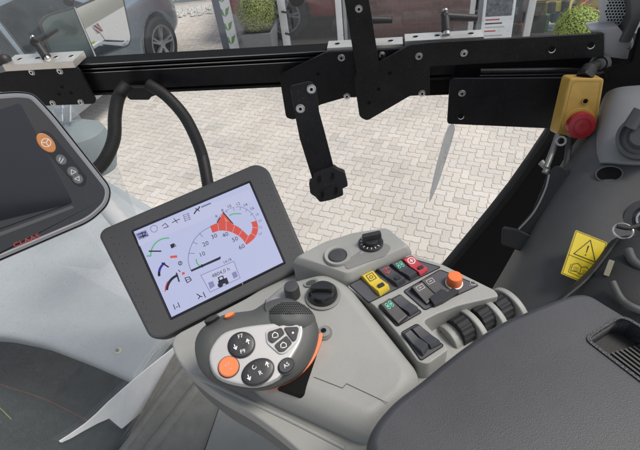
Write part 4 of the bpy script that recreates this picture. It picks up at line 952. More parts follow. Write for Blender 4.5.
# switch panel
ZP = 2.178
def rows_():
    f = HZ(ZP); q = MB()
    out = [(346, 286), (409, 254), (442, 264), (495, 290), (499, 296, 3), (458, 305.5), (436, 314), (423, 321), (449, 349), (428, 364), (418, 362), (398, 334), (374, 305)]
    q.prism(f, f.L(rnd(out, 4)), -.03, 0, 'light_plastic'); q.build('switch_panel', CON, .0022, 3)
    def ins(pix, nm='switch_bay'):
        b = MB(); b.prism(f, f.L(rnd(pix, 2.5)), -.002, .0006, 'panel_plastic'); b.line(f, f.L(rnd(pix, 2.5)), .0009, .0008, 'groove', True); return b.build(nm, CON)
    ins([(349, 285), (406, 257.5), (441, 267.5), (369, 303)])
    ins([(403.5, 291.5), (440, 270), (479, 285.5), (425, 310.5)])
    ins([(378, 306), (400, 295), (422, 312.5), (397, 327)])
    ins([(401, 333), (417, 324), (444, 346), (421, 361)])
    def rocker(quad, mt, tilt=.0, lift=.007, icon=None, ic=None, pad=None, nm='rocker_switch', label=None, side=None):
        """quad TL,TR,BR,BL in px (at top lift). raised at the front end (TL-TR), dipped mid"""
        g = f.up(0.0); A, B, C_, D_ = [V(g.at(*p)) for p in quad]; m_ = MB()
        prof = [(0, .003), (.12, lift), (.5, lift * .62), (.62, lift * .8), (.92, lift * 1.05), (1, .003)]
        if tilt: prof = [(0, .003), (.1, lift + tilt), (.55, lift * .8), (.95, lift * .5), (1, .002)]
        for t0, t1 in zip(prof[:-1], prof[1:]): pass
        rows = []
        for t, h in prof:
            l = A.lerp(D_, t); r_ = B.lerp(C_, t); rows.append((l, r_, h))
        b = m_.addv([g.w(l.x, l.y, h) for l, r_, h in rows]); c = m_.addv([g.w(r_.x, r_.y, h) for l, r_, h in rows])
        b2 = m_.addv([g.w(l.x, l.y, -.002) for l, r_, h in rows]); c2 = m_.addv([g.w(r_.x, r_.y, -.002) for l, r_, h in rows])
        n = len(rows)
        for i in range(n - 1):
            m_.face([b + i, b + i + 1, c + i + 1, c + i], mt); m_.face([b2 + i, b2 + i + 1, b + i + 1, b + i], mt); m_.face([c + i, c + i + 1, c2 + i + 1, c2 + i], mt)
        m_.face([b, c, c2, b2], mt); m_.face([b + n - 1, b2 + n - 1, c2 + n - 1, c + n - 1], mt)
        bm_ = None
        # recalc normals
        o = m_.build(nm, CON); bm_ = bmesh.new(); bm_.from_mesh(o.data); bmesh.ops.recalc_face_normals(bm_, faces=bm_.faces); es = [e for e in bm_.edges if e.is_manifold and e.calc_face_angle(0) > .6]
        bmesh.ops.bevel(bm_, geom=es, offset=.0007, segments=2, profile=.6, affect='EDGES', clamp_overlap=True); bm_.to_mesh(o.data); bm_.free(); o.data.polygons.foreach_set('use_smooth', [True] * len(o.data.polygons)); o.data.set_sharp_from_angle(angle=math.radians(35))
        if label: o['label'] = label
        if icon:
            tpos = .3; l = A.lerp(D_, tpos); r_ = B.lerp(C_, tpos); c0 = (l + r_) / 2; ex = (r_ - l).normalized(); ey = (A - D_).normalized(); n1 = .17
            hA = prof[1][1]; hB = prof[2][1]; tA, tB = prof[1][0], prof[2][0]; hh_ = hA + (hB - hA) * (tpos - tA) / (tB - tA); Lr = (D_ - A).length
            slope = (hA - hB) / ((tB - tA) * Lr)
            n3 = V((-ey.x * slope, -ey.y * slope, 1)).normalized(); ff = Frame(V((c0.x + 0, c0.y, ZP + hh_ + .0004)), V((ex.x, ex.y, 0)), n3)
            k = MB(); s_ = .0042
            if icon == 'box': k.line(ff, [(-s_, -s_), (s_, -s_), (s_, s_), (-s_, s_)], .0007, 0, ic, True); k.line(ff, circ(0, 0, s_ * .45, 10), .0006, 0, ic, True)
            elif icon == 'x': [k.line(ff, circ(sx_ * s_ * .55, sy_ * s_ * .5, s_ * .36, 8), .0007, 0, ic, True) for sx_ in (-1, 1) for sy_ in (-1, 1)]; k.line(ff, [(-s_, 0), (s_, 0)], .0006, 0, ic)
            elif icon == 'ring': k.line(ff, circ(0, 0, s_, 14), .0008, 0, ic, True); k.line(ff, [(0, -s_ * .5), (0, s_ * .5)], .001, 0, ic); k.line(ff, [(-s_ * .5, 0), (s_ * .5, 0)], .0008, 0, ic)
            elif icon == 'sq': k.line(ff, [(-s_, -s_ * .6), (s_, -s_ * .6), (s_, s_ * .6), (-s_, s_ * .6)], .0006, 0, ic, True); k.line(ff, [(-s_ * .4, 0), (s_ * .4, 0)], .0008, 0, ic)
            elif icon == 'T': k.line(ff, [(-s_, s_ * .6), (s_, s_ * .6)], .0009, 0, ic); k.line(ff, [(0, s_), (0, -s_), (s_ * .7, -s_ * .4)], .0009, 0, ic); k.line(ff, [(-s_ * .8, -s_ * .2), (-s_ * .2, -s_)], .0009, 0, ic)
            k.build('icon', o)
        if pad:
            t = .8; c0 = (A.lerp(D_, t) + B.lerp(C_, t)) / 2; ex = (B - A).normalized(); ey = (A - D_).normalized(); w_ = (B - A).length * .27; l_ = w_ * .62
            f3 = Frame(V((c0.x, c0.y, ZP + lift * .93)), V((ex.x, ex.y, 0)), (0, 0, 1)); k = MB(); k.prism(f3, rnd([(-w_, -l_), (w_, -l_), (w_, l_), (-w_, l_)], .001), 0, .0022, pad); k.build('lock_slider', o, .0005)
        return o
    rocker([(360.5, 277.5), (371, 272.5), (390, 290), (380, 297)], 'sw_yellow', lift=.007, icon='box', ic='ink', pad='switch_black', label='yellow rocker switch with a small black slider')
    rocker([(376, 271), (385.5, 267), (406, 283), (397.5, 288)], 'switch_grey', icon='T', ic='icon_red', pad='switch_black', label='dark rocker switch with a red symbol')
    rocker([(389.5, 266), (399, 262), (417.5, 277), (410.5, 281.5)], 'switch_grey', icon='x', ic='icon_green', label='dark rocker switch with a green symbol')
    rocker([(401.5, 261), (410.5, 257.5), (428, 272), (420, 277)], 'sw_red', lift=.006, icon='ring', ic='icon_white', pad='switch_black', label='red rocker switch with a small black slider')
    rocker([(410, 290.5), (420, 285.5), (437, 298), (427, 306)], 'switch_black', tilt=.002, icon='sq', ic='icon_dim')
    rocker([(419, 284), (429, 279), (450, 293), (439, 299)], 'switch_black', tilt=.002, icon='sq', ic='icon_dim')
    b = MB(); b.prism(f, f.L(rnd([(429, 301), (441, 292), (447, 295), (452, 291), (459, 294), (443, 304), (434, 308)], 1)), 0, .006, 'switch_black'); b.build('toggle_paddle', CON, .001)
    rocker([(379, 308), (388, 302), (408, 318), (399, 326)], 'switch_black', tilt=.002, lift=.008, icon='x', ic='icon_green')
    rocker([(390, 301), (399, 296), (419, 311.5), (410, 317)], 'switch_grey', lift=.006, label='blank dark rocker switch cover')
    rocker([(402, 335), (408, 331.5), (429, 349), (423, 357)], 'switch_grey', lift=.007)
    rocker([(410, 330), (417, 326), (441, 345), (431, 350)], 'switch_grey', lift=.006)
    a = f.at(454, 283.5); q = MB(); q.loft(f, [(circ(*a, .0095, 32), 0), (circ(*a, .0095, 32), .0012), (circ(*a, .0085, 32), .0016)], 'icon_white'); q.loft(f, [(circ(*a, .0085, 32), .001), (circ(*a, .0082, 32), .011), (circ(*a, .0072, 32), .0128), (circ(*a, .004, 32), .0134)], 'orange'); q.build('push_button', CON)['label'] = 'round orange push button'
    q = MB(); a = f.at(473, 283); q.line(f, circ(*a, .003, 12), .0006, .0009, 'icon_dim', True); q.line(f, [(a[0] - .005, a[1] - .003), (a[0] + .004, a[1] - .004)], .0006, .0009, 'icon_dim'); q.build('printed_symbol', CON)
    # thumb wheels and arches in the bay
    fb = HZ(2.151)
    wheels = [(461, 330, 1.15), (481, 318, 1.0), (499, 309, .85)]
    ax = (V(fb.w(*fb.at(500, 306))) - V(fb.w(*fb.at(462, 328)))).normalized()
    for (x, y, s_) in wheels:
        c = G(x, y, 2.155); fr = Frame(c, V((0, 0, 1)), ax); q = MB(); R = .0150
        pts = []
        for i in range(60):
            t = 2 * math.pi * i / 60; rr = R * (1 + .05 * math.cos(14 * t)); pts.append((rr * math.cos(t), rr * math.sin(t)))
        q.prism(fr, pts, -.0075, .0075, 'wheel_rubber'); q.build('thumb_wheel', CON, .0012)
    for (x, y, R, w_) in ((451, 337, .014, .006), (471, 330, .0235, .0035), (490, 319, .0235, .0035), (509, 309, .0235, .0035)):
        c = G(x, y, 2.148); fr = Frame(c, V((0, 0, 1)), ax); q = MB(); ou = [(R * math.cos(math.radians(a_)), R * 1.15 * math.sin(math.radians(a_))) for a_ in range(-90, 91, 9)]
        q.prism(fr, ou, -w_, w_, 'light_plastic'); q.build('divider', CON, .002, 3)
    q = MB(); g = HZ(2.1515); q.line(g, g.L(smooth([(440, 332), (452, 326), (480, 313), (516, 301)], 4, False)), .0007, 0, 'groove'); q.build('seam', CON)
rows_()

# ================================================================== CONTROL LEVER
def joystick():
    tc = -ray(255, 345).normalized(); n = (tc * .75 + V((0, 0, .6))).normalized()
    J = FP(255, 345, .455, n, 10, -1.6); Jl = J
    e = empty('control_lever', 'hand shaped control lever with a silver button face and orange edge', 'control lever', G(270, 360, 2.16))
    out = [(194, 357), (192.5, 341), (198, 328), (208, 319.5), (222, 312), (238, 309), (252, 307), (262, 301), (274, 296), (288, 295), (303, 301), (313, 311), (319, 326), (317, 343), (309, 361), (298, 374), (284, 382), (268, 387.5), (248, 389), (230, 386.5), (213, 381), (200, 370)]
    base = J.L(smooth(out, 3)); q = MB()
    c = J.at(258, 345)
    def rg(d, z, sh=(0, 0)): return ([(p[0] + sh[0], p[1] + sh[1]) for p in inset(base, d)], z)
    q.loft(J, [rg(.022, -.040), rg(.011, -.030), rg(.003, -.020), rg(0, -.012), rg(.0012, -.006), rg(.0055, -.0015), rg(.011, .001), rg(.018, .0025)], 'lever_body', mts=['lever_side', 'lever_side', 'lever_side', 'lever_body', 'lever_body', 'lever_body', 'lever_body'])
    q.build('grip_body', e)
    # raised thumb dome at the upper right
    dc = J.at(289, 318); ds = J.m(289, 318); DX, DY, DR = 27.5 * ds, 20 * ds, -.22
    def dome_h(x, y):
        dx, dy = x - dc[0], y - dc[1]; u_ = (dx * math.cos(DR) + dy * math.sin(DR)) / DX; v_ = (-dx * math.sin(DR) + dy * math.cos(DR)) / DY
        return -.012 + .021 * math.sqrt(max(0, 1 - u_ * u_ - v_ * v_)), u_ * u_ + v_ * v_
    q = MB(); q.loft(J, [(circ(*dc, DX * math.cos(t), 56, DY * math.cos(t), DR), -.012 + .021 * math.sin(t)) for t in [i * .1508 for i in range(10)]] , 'lever_body'); q.build('thumb_dome', e)
    # orange side accent on lower right
    acc = [(322, 334), (320.5, 345), (312, 363), (299.5, 376.5), (285, 385.5), (268, 389.5), (268, 385), (284, 379), (297, 370), (308, 352), (315, 338)]
    f = J.up(-.018); q = MB(); q.prism(f, f.L(smooth(acc, 3)), -.008, .0045, 'orange'); q.build('side_accent', e, .0015)['label'] = 'orange side strip'
    # stem
    q = MB(); b = J.w(*J.at(272, 352), -.03); q.tube([b, (b + G(290, 372, 2.14)) / 2, G(290, 375, 2.12)], lambda t: .019 - .004 * t, 'lever_side', 20); q.build('stem', e)
    f = J.up(.0028)
    face = [(210, 364), (210.5, 350), (221, 335), (237, 328.5), (262, 324.5), (296, 322.5), (302.5, 328), (300.5, 342), (289, 362), (278, 378.5), (257, 386), (234, 383.5), (217.5, 377)]
    q = MB(); fp = f.L(smooth(face, 3)); q.loft(f, [(inset(fp, -.001), -.003), (fp, .0), (inset(fp, .0008), .0012), (inset(fp, .003), .0018)], 'silver_face'); q.build('face_plate', e)
    f = J.up(.0048); s_ = f.m(255, 350)
    def btn(x, y, rx, ry, rot, mt, h=.002, nm='button', label=None, marks=()):
        a = f.at(x, y); q = MB(); q.loft(f, [(circ(*a, rx * s_ + .0009, 40, ry * s_ + .0009, rot), -.002), (circ(*a, rx * s_ + .0009, 40, ry * s_ + .0009, rot), .0004)], 'bezel')
        q.loft(f, [(circ(*a, rx * s_, 40, ry * s_, rot), 0), (circ(*a, rx * s_, 40, ry * s_, rot), h), (circ(*a, rx * s_ * .88, 40, ry * s_ * .88, rot), h + .0009), (circ(*a, rx * s_ * .4, 40, ry * s_ * .4, rot), h + .0008)], mt)
        z = h + .0014
        for mk in marks:
            if mk[0] == 't': q.text(f, mk[1], a[0] + mk[2] * s_, a[1] + mk[3] * s_, mk[4] * s_, z, mk[5], rot=mk[6] if len(mk) > 6 else .18)
            else:
                _, dx, dy, ang, L_ = mk; ux, uy = math.cos(ang) * s_, math.sin(ang) * s_; X0, Y0 = a[0] + dx * s_, a[1] + dy * s_
                q.line(f, [(X0 - ux * L_, Y0 - uy * L_), (X0 + ux * L_, Y0 + uy * L_)], .9 * s_, z, 'icon_white')
                q.line(f, [(X0 + math.cos(ang + .75) * s_ * L_ * .1 - uy * L_ * .6, Y0 + ux * L_ * .6), (X0 + ux * L_, Y0 + uy * L_), (X0 + uy * L_ * .6, Y0 - ux * L_ * .6)], .9 * s_, z, 'icon_white')
        o = q.build(nm, e)
        if label: o['label'] = label
        return o
    btn(241.5, 345, 13, 12.6, 0, 'switch_black', marks=(('t', 'F7', 0, 8, 5.6, 'icon_white'), ('t', 'F9', 1, -7.5, 5.6, 'icon_white'), ('a', -6, -2, -1.3, 2.6), ('a', 7, 1.5, 1.8, 2.6)), label='round black rocker marked F7 and F9')
    btn(228.8, 367, 9.8, 9.8, 0, 'orange_btn', marks=(('t', '<>', -1, 1.5, 5, 'icon_dim', .5), ('t', '~', 2, -3, 6, 'icon_dim', .3)), label='round orange button')
    btn(258, 372, 16, 11.6, .32, 'switch_black', marks=(('a', -9, -4.5, -1.3, 2.6), ('a', 10, 5, 1.8, 2.6), ('t', 'C', -3, 4, 6, 'icon_white', .9), ('t', 'R', 2.5, -2, 6, 'icon_white', .3)), label='oval black rocker')
    btn(286.5, 366, 8.3, 6.8, .5, 'switch_black', marks=(('t', 'AS', 0, 0, 5.6, 'icon_white', .5),), label='small oval black button')
    # three part cluster
    tri = [(266, 331), (282, 326), (298, 325.5, 3), (301, 328.5, 3), (299, 340), (286, 353), (280, 354.5), (267, 343)]
    q = MB(); fr2 = f; ol = rnd([(*f.at(*p[:2]), .003) for p in tri], .003); q.prism(f, ol, -.001, .0012, 'silver_face'); q.line(f, ol, .0005, .0013, 'icon_dim', True); q.build('cluster_frame', e, .0004)
    for nm_, pts, ic in (('a', [(268, 332.5), (281.5, 328), (285, 334), (273, 343.5), (268.5, 340.5)], 1), ('b', [(284, 327.8), (297.5, 327.2), (299, 329.5), (296.5, 340), (293.5, 342), (287.5, 334)], 0), ('c', [(274.5, 345.5), (286.5, 336), (292.5, 343.5), (284.5, 351.5), (279.5, 352)], 1)):
        q = MB(); g = f.up(.0012); q.prism(g, rnd(g.L(pts), .0018), 0, .0022, 'switch_black'); cx = sum(p[0] for p in pts) / len(pts); cy = sum(p[1] for p in pts) / len(pts); a = g.at(cx, cy)
        if ic: q.line(g, [(a[0] - 2.6 * s_, a[1] - 2 * s_), (a[0] - 2.6 * s_, a[1] + s_), (a[0], a[1] + 3 * s_), (a[0] + 2.8 * s_, a[1] + 1 * s_), (a[0] + 2.8 * s_, a[1] - 2 * s_)], .7 * s_, .0023, 'icon_white'); q.line(g, [(a[0] - 1.6 * s_, a[1] - 2.6 * s_), (a[0] + 2 * s_, a[1] - 2.4 * s_)], .7 * s_, .0023, 'icon_white')
        else: q.flat(g, circ(*a, 1.1 * s_, 12), .0023, 'icon_white')
        q.build('button', e, .0003)
    # perforated thumb rest
    f = J.up(-.0005); q = MB(); gr = [(267, 312), (268, 302), (276, 298.5), (290, 298.5), (302, 304), (310, 312), (311, 315)]
    n_ = 0
    for i in range(26):
        for j in range(14):
            x = 262 + i * 2.15 + (j % 2) * 1.07; y = 296 + j * 1.75
            if y > 313.6 + .015 * (x - 262): continue
            lf = 0.004
            for _ in range(3): a = J.at(x, y, lf); lf, rr_d = dome_h(*a)
            if rr_d > .9: continue
            if x < 269 + max(0, (306 - y)) * .25: continue
            hx = .5 * 2.15 * ds * .86; d1 = Frame(J.w(a[0], a[1], lf), J.ex, J.n + J.ex * (a[0] - dc[0]) * 18 + J.ey * (a[1] - dc[1]) * 22)
            q.prism(d1, circ(0, 0, hx, 6, hx * .8), -.0006, .0003, 'groove')
    q.build('thumb_grille', e)
    q = MB(); f2 = J.up(.0002); q.line(f2, f2.L(smooth([(266, 300), (264.5, 308), (268, 315)], 4, False)), .0006, .001, 'groove'); q.build('seam', e)
    for (x, y, rx, ry, mt) in ((212, 319.5, 8, 2.8, 'switch_black'), (229.5, 315.7, 5.6, 2.4, 'orange_btn')):
        f3 = J.up(.0); a = f3.at(x, y); q = MB(); q.loft(f3, [(circ(*a, rx * s_, 32, ry * s_, .32), -.006), (circ(*a, rx * s_, 32, ry * s_, .32), .0026), (circ(*a, rx * s_ * .8, 32, ry * s_ * .8, .32), .0036)], mt); q.build('side_button', e)
joystick()

# ================================================================== MAIN DISPLAY
def display():
    A, B, D_ = P(134.4, 232.3, .605), P(249.5, 183.8, .632), P(172.2, 317.4, .572)
    n = (B - A).cross(D_ - A).normalized(); n = n if n.dot(CAM - A) > 0 else -n
    f = Frame(A, B - A, n)
    e = empty('display_monitor', 'dark grey monitor with a lit blue white tractor speed screen', 'monitor', P(220, 330, .58))
    q = MB(); out = [(99, 236, 1), (103, 229, 1), (256, 163.5, 1.6), (268, 169, 1), (306, 257, 1.3), (301, 269, 1.3), (163, 339, 1.6), (150, 338, 1.5)]
    pts = rnd([(*f.at(p[0], p[1]), p[2] * .008) for p in out], .008, 5)
    q.loft(f, [(inset(pts, .012), -.035), (inset(pts, .001), -.022), (pts, -.008), (pts, -.001), (inset(pts, .0012), .0012), (inset(pts, .0032), .0018)], 'bezel', cap1=False)
    s0 = rnd([(*f.at(x, y), .003) for x, y in ((132, 231.5), (250, 181.5), (285, 263.5), (171, 320))], .002, 2)
    # rim ring from the outer lip to the screen
    o1 = inset(pts, .0032)
    q.flat(f, o1, .0018, 'bezel'); q.build('bezel', e)
    # screen sits a little proud of the closed bezel face, with a chamfered rim
    q = MB(); sq = rnd(f.L([(133.2, 231.6), (250, 182.2), (284.6, 263), (171.6, 319)]), .0012, 2); q.loft(f, [(inset(sq, -.0022), .0016), (inset(sq, -.0008), .0024), (sq, .0022)], 'gloss_black'); q.build('screen_rim', e)
    q = MB(); z = .0026; S = .00125
    scr = f.L([(134.4, 232.3), (249.5, 183.8), (283.3, 262.7), (172.2, 317.4)]); q.flat(f, scr, z, 'lcd')
    L = lambda *p: f.at(*p)
    cz = lambda x, y: f.at(120 + x / 3.753, 190 + y / 3.753)     # coordinates of an enlarged view
    z += .0001
    def ln(pts, w, mt, zz=0): q.line(f, [cz(*p) for p in pts], w * S, z + zz, mt)
    def poly(pts, mt, zz=0): q.flat(f, [cz(*p) for p in pts], z + zz, mt)
    def tx(t, x, y, s_, mt='lcd_ink', rot=0): q.text(f, t, *cz(x, y), s_ * S, z + .0003, mt, rot=rot)
    poly([(320, 62), (487, 2), (497, 28), (500, 42), (75, 212), (60, 168)], 'lcd_hi'); 
    poly([(60, 168), (100, 152), (112, 175), (74, 190)], 'lcd_grey', .0001); ln([(70, 170), (98, 160), (96, 172), (76, 180), (106, 172)], .9, 'lcd_ink', .0002); ln([(84, 160), (92, 182)], .8, 'lcd_ink', .0002)
    q.line(f, [cz(130 + 13 * math.cos(a), 148 + 13 * math.sin(a)) for a in [i * .5236 for i in range(12)]], .6 * S, z + .0002, 'lcd_line', True)
    ln([(160, 138), (172, 128), (184, 140), (166, 146)], .7, 'lcd_ink', .0002); ln([(198, 125), (212, 118), (226, 112)], .8, 'lcd_ink', .0002); ln([(204, 110), (218, 126)], .7, 'lcd_ink', .0002)
    for k in range(4): ln([(238 + k * 2, 98 + k * 7), (262 + k * 2, 90 + k * 7)], .6, 'lcd_line', .0002)
    ln([(240, 96), (248, 122)], .6, 'lcd_line', .0002); ln([(256, 90), (264, 114)], .6, 'lcd_line', .0002); ln([(280, 92), (288, 80), (296, 74), (300, 66)], 1.3, 'lcd_ink', .0002); ln([(285, 72), (300, 82)], .9, 'lcd_ink', .0002)
    for k in range(5): ln([(308 + k * 7, 67 - k * 3), (313 + k * 7, 65 - k * 3)], 1.6, 'lcd_line', .0002)
    # left gauges
    def arc(cx, cy, r, a0, a1, w, mt, zz=0, n=18, sy=1):
        pts = [(cx + r * math.cos(math.radians(a0 + (a1 - a0) * i / n)), cy - r * sy * math.sin(math.radians(a0 + (a1 - a0) * i / n))) for i in range(n + 1)]; ln(pts, w, mt, zz)
    arc(180, 245, 62, 85, 185, 1.3, 'lcd_green'); ln([(112, 232), (156, 232)], 1.4, 'lcd_ink', .0002); ln([(104, 250), (114, 250)], 1.4, 'lcd_green', .0002)
    poly([(190, 208), (203, 202), (208, 216), (195, 222)], 'lcd_ink', .0001); ln([(205, 204), (212, 214)], .8, 'lcd_ink', .0002)
    poly([(190, 250), (216, 247), (217, 256), (191, 258)], 'lcd_red', .0001); q.line(f, [cz(228 + 7 * math.cos(a), 277 + 7 * math.sin(a)) for a in [i * .785 for i in range(8)]], .7 * S, z + .0002, 'lcd_ink', True); ln([(228, 273), (228, 281)], .7, 'lcd_ink', .0003)
    arc(195, 315, 46, 125, 175, 2.4, 'lcd_blue'); arc(195, 315, 46, 175, 190, 2.4, 'lcd_ink'); ln([(160, 276), (184, 291)], 1.4, 'lcd_ink', .0002)
    arc(240, 380, 62, 112, 175, 2.6, 'lcd_ink'); arc(240, 380, 68, 150, 182, 1.0, 'lcd_red', .0002); ln([(214, 314), (224, 345)], 1.4, 'lcd_ink', .0002); poly([(234, 312), (243, 309), (246, 318), (236, 321)], 'lcd_red', .0001)
    ln([(246, 332), (262, 328), (270, 340), (254, 350), (246, 332)], .8, 'lcd_ink', .0002); ln([(248, 342), (268, 334)], .6, 'lcd_ink', .0003); ln([(222, 303), (228, 309)], .8, 'lcd_ink', .0002)
    # big dial
    pts = smooth([(268, 305), (258, 268), (262, 232), (280, 190), (308, 160), (345, 138)], 5, False); ln(pts, .6, 'lcd_line')
    for a_, b_ in (((262, 240), (282, 240)), ((276, 198), (292, 205)), ((300, 165), (312, 178)), ((340, 140), (350, 158))): ln([a_, b_], .6, 'lcd_line')
    C2 = lambda pp, sm=True: [((180 + x / 6.4 - 120) * 3.753, (185 + y / 6.4 - 190) * 3.753) for x, y in (smooth(pp, 5, False) if sm else pp)]
    o_ = C2([(195, 268), (230, 252), (270, 244), (310, 247), (350, 260), (385, 280), (412, 304), (438, 330)])[:-1] + C2([(441, 329), (456, 312), (464, 285), (463, 260), (455, 243)]) + C2([(490, 233), (500, 262), (500, 295), (488, 330), (465, 358), (430, 385)]) + C2([(424, 384), (400, 350), (370, 326), (330, 306), (290, 297), (250, 298), (210, 311)])
    poly(o_, 'lcd_red', .0001)
    for a_, b_ in (((245, 250), (250, 298)), ((297, 246), (299, 298)), ((352, 262), (338, 308)), ((400, 292), (378, 328)), ((441, 329), (418, 372)), ((463, 275), (500, 280)), ((456, 312), (486, 332))): ln(C2([a_, b_], False), .35, 'lcd_hi', .0002)
    poly(C2([(238, 248), (279, 182), (338, 252)], False), 'lcd_red', .00013); poly(C2([(285, 205), (293, 240), (312, 240)], False), 'lcd_or', .00018); ln(C2([(240, 246), (258, 215)], False), 1.0, 'lcd_ink', .0003); ln(C2([(278, 180), (340, 252)], False), 1.1, 'lcd_ink', .0003)
    pts = smooth([(364, 118), (385, 92), (415, 72), (450, 66), (480, 78), (502, 100), (514, 122)], 5, False); ln(pts, .5, 'lcd_line')
    ln(smooth([(412, 98), (430, 92), (455, 92)], 4, False), 1.2, 'lcd_green', .0001)
    for k, (a_, b_) in enumerate((((404, 88), (398, 78)), ((430, 80), (426, 68)), ((452, 78), (452, 66)), ((472, 84), (478, 74)), ((490, 98), (500, 90)))): ln([a_, b_], .5, 'lcd_line')
    for t, x, y in (('10', 310, 244), ('20', 323, 205), ('30', 355, 177), ('40', 397, 171), ('50', 433, 188), ('60', 458, 216)): tx(t, x, y, 6.4, rot=.0)
    for t, x, y in (('6', 363, 101), ('8', 386, 80), ('10', 411, 65), ('12', 444, 56), ('14', 471, 60), ('16', 496, 73), ('18', 515, 96), ('20', 526, 119), ('22', 528, 143), ('24', 527, 168)): tx(t, x, y, 4.6 if x < 500 else 3.8, 'lcd_ink' if x < 500 else 'lcd_line')
    poly([(268, 302), (380, 251), (378, 262), (270, 309)], 'lcd_ink', .0002); q.flat(f, circ(*cz(310, 287), 1.6 * S, 12), z + .0004, 'lcd_ink'); ln(smooth([(288, 262), (290, 275), (300, 287)], 3, False), 1.2, 'lcd_green')
    tx('14:18', 404, 269, 4, rot=.05)
    bx = [(304, 325), (426, 246), (460, 330), (350, 402)]; bx = [(305, 322), (428, 270), (452, 332), (340, 385)]; poly(bx, 'lcd_hi', .00005); q.line(f, [cz(*p) for p in bx], .7 * S, z + .0002, 'lcd_grey', True)
    tx('4804,0 h', 380, 312, 5.4)
    # tractor symbol
    q.flat(f, circ(*cz(378, 358), 2.6 * S, 16), z + .0003, 'lcd_ink'); q.flat(f, circ(*cz(402, 349), 1.9 * S, 16), z + .0003, 'lcd_ink'); poly([(368, 345), (402, 330), (408, 346), (378, 360)], 'lcd_ink', .0002); poly([(368, 330), (388, 322), (394, 340), (374, 348)], 'lcd_ink', .0002); poly([(373, 332), (385, 327), (388, 335), (377, 340)], 'lcd_hi', .0004)
    poly([(332, 350), (350, 343), (358, 362), (340, 374)], 'lcd_grey', .0001); poly([(420, 314), (436, 306), (444, 326), (428, 335)], 'lcd_grey', .0001)
    ln([(178, 378), (300, 322)], .5, 'lcd_hi'); ln([(340, 385), (400, 358), (597, 268)], .5, 'lcd_hi'); ln([(160, 395), (240, 358)], .4, 'lcd_hi'); ln([(222, 362), (250, 432)], .4, 'lcd_hi'); ln([(285, 330), (320, 405)], .4, 'lcd_hi'); ln([(452, 332), (462, 356)], .4, 'lcd_hi')
    tx('I-I', 215, 438, 8, rot=.0); ln([(290, 392), (302, 400), (296, 410)], .9, 'lcd_ink'); ln([(302, 400), (310, 402)], .9, 'lcd_ink'); ln([(314, 386), (322, 404)], .9, 'lcd_ink')
    sc_ = q.build('screen', e); sc_['label'] = 'lit screen with a curved speed dial from 10 to 60'
    # tiny dimples along the bezel edges
    q = MB()
    for k in range(14):
        t = k / 13
        for off in (0, 5):
            q.flat(f, circ(*L(112 + 35 * t + off, 238 + 84 * t), .0005, 6), .00195, 'gloss_black'); q.flat(f, circ(*L(262 + 32 * t + off, 184 + 76 * t), .0005, 6), .00195, 'gloss_black')
    q.build('dimples', e)
    q = MB(); q.tube([f.w(*L(205, 255), -.03), P(215, 300, .66), P(225, 320, .62), G(215, 345, 2.15)], .016, 'mid_plastic', 20); q.build('support_arm', e)
display()
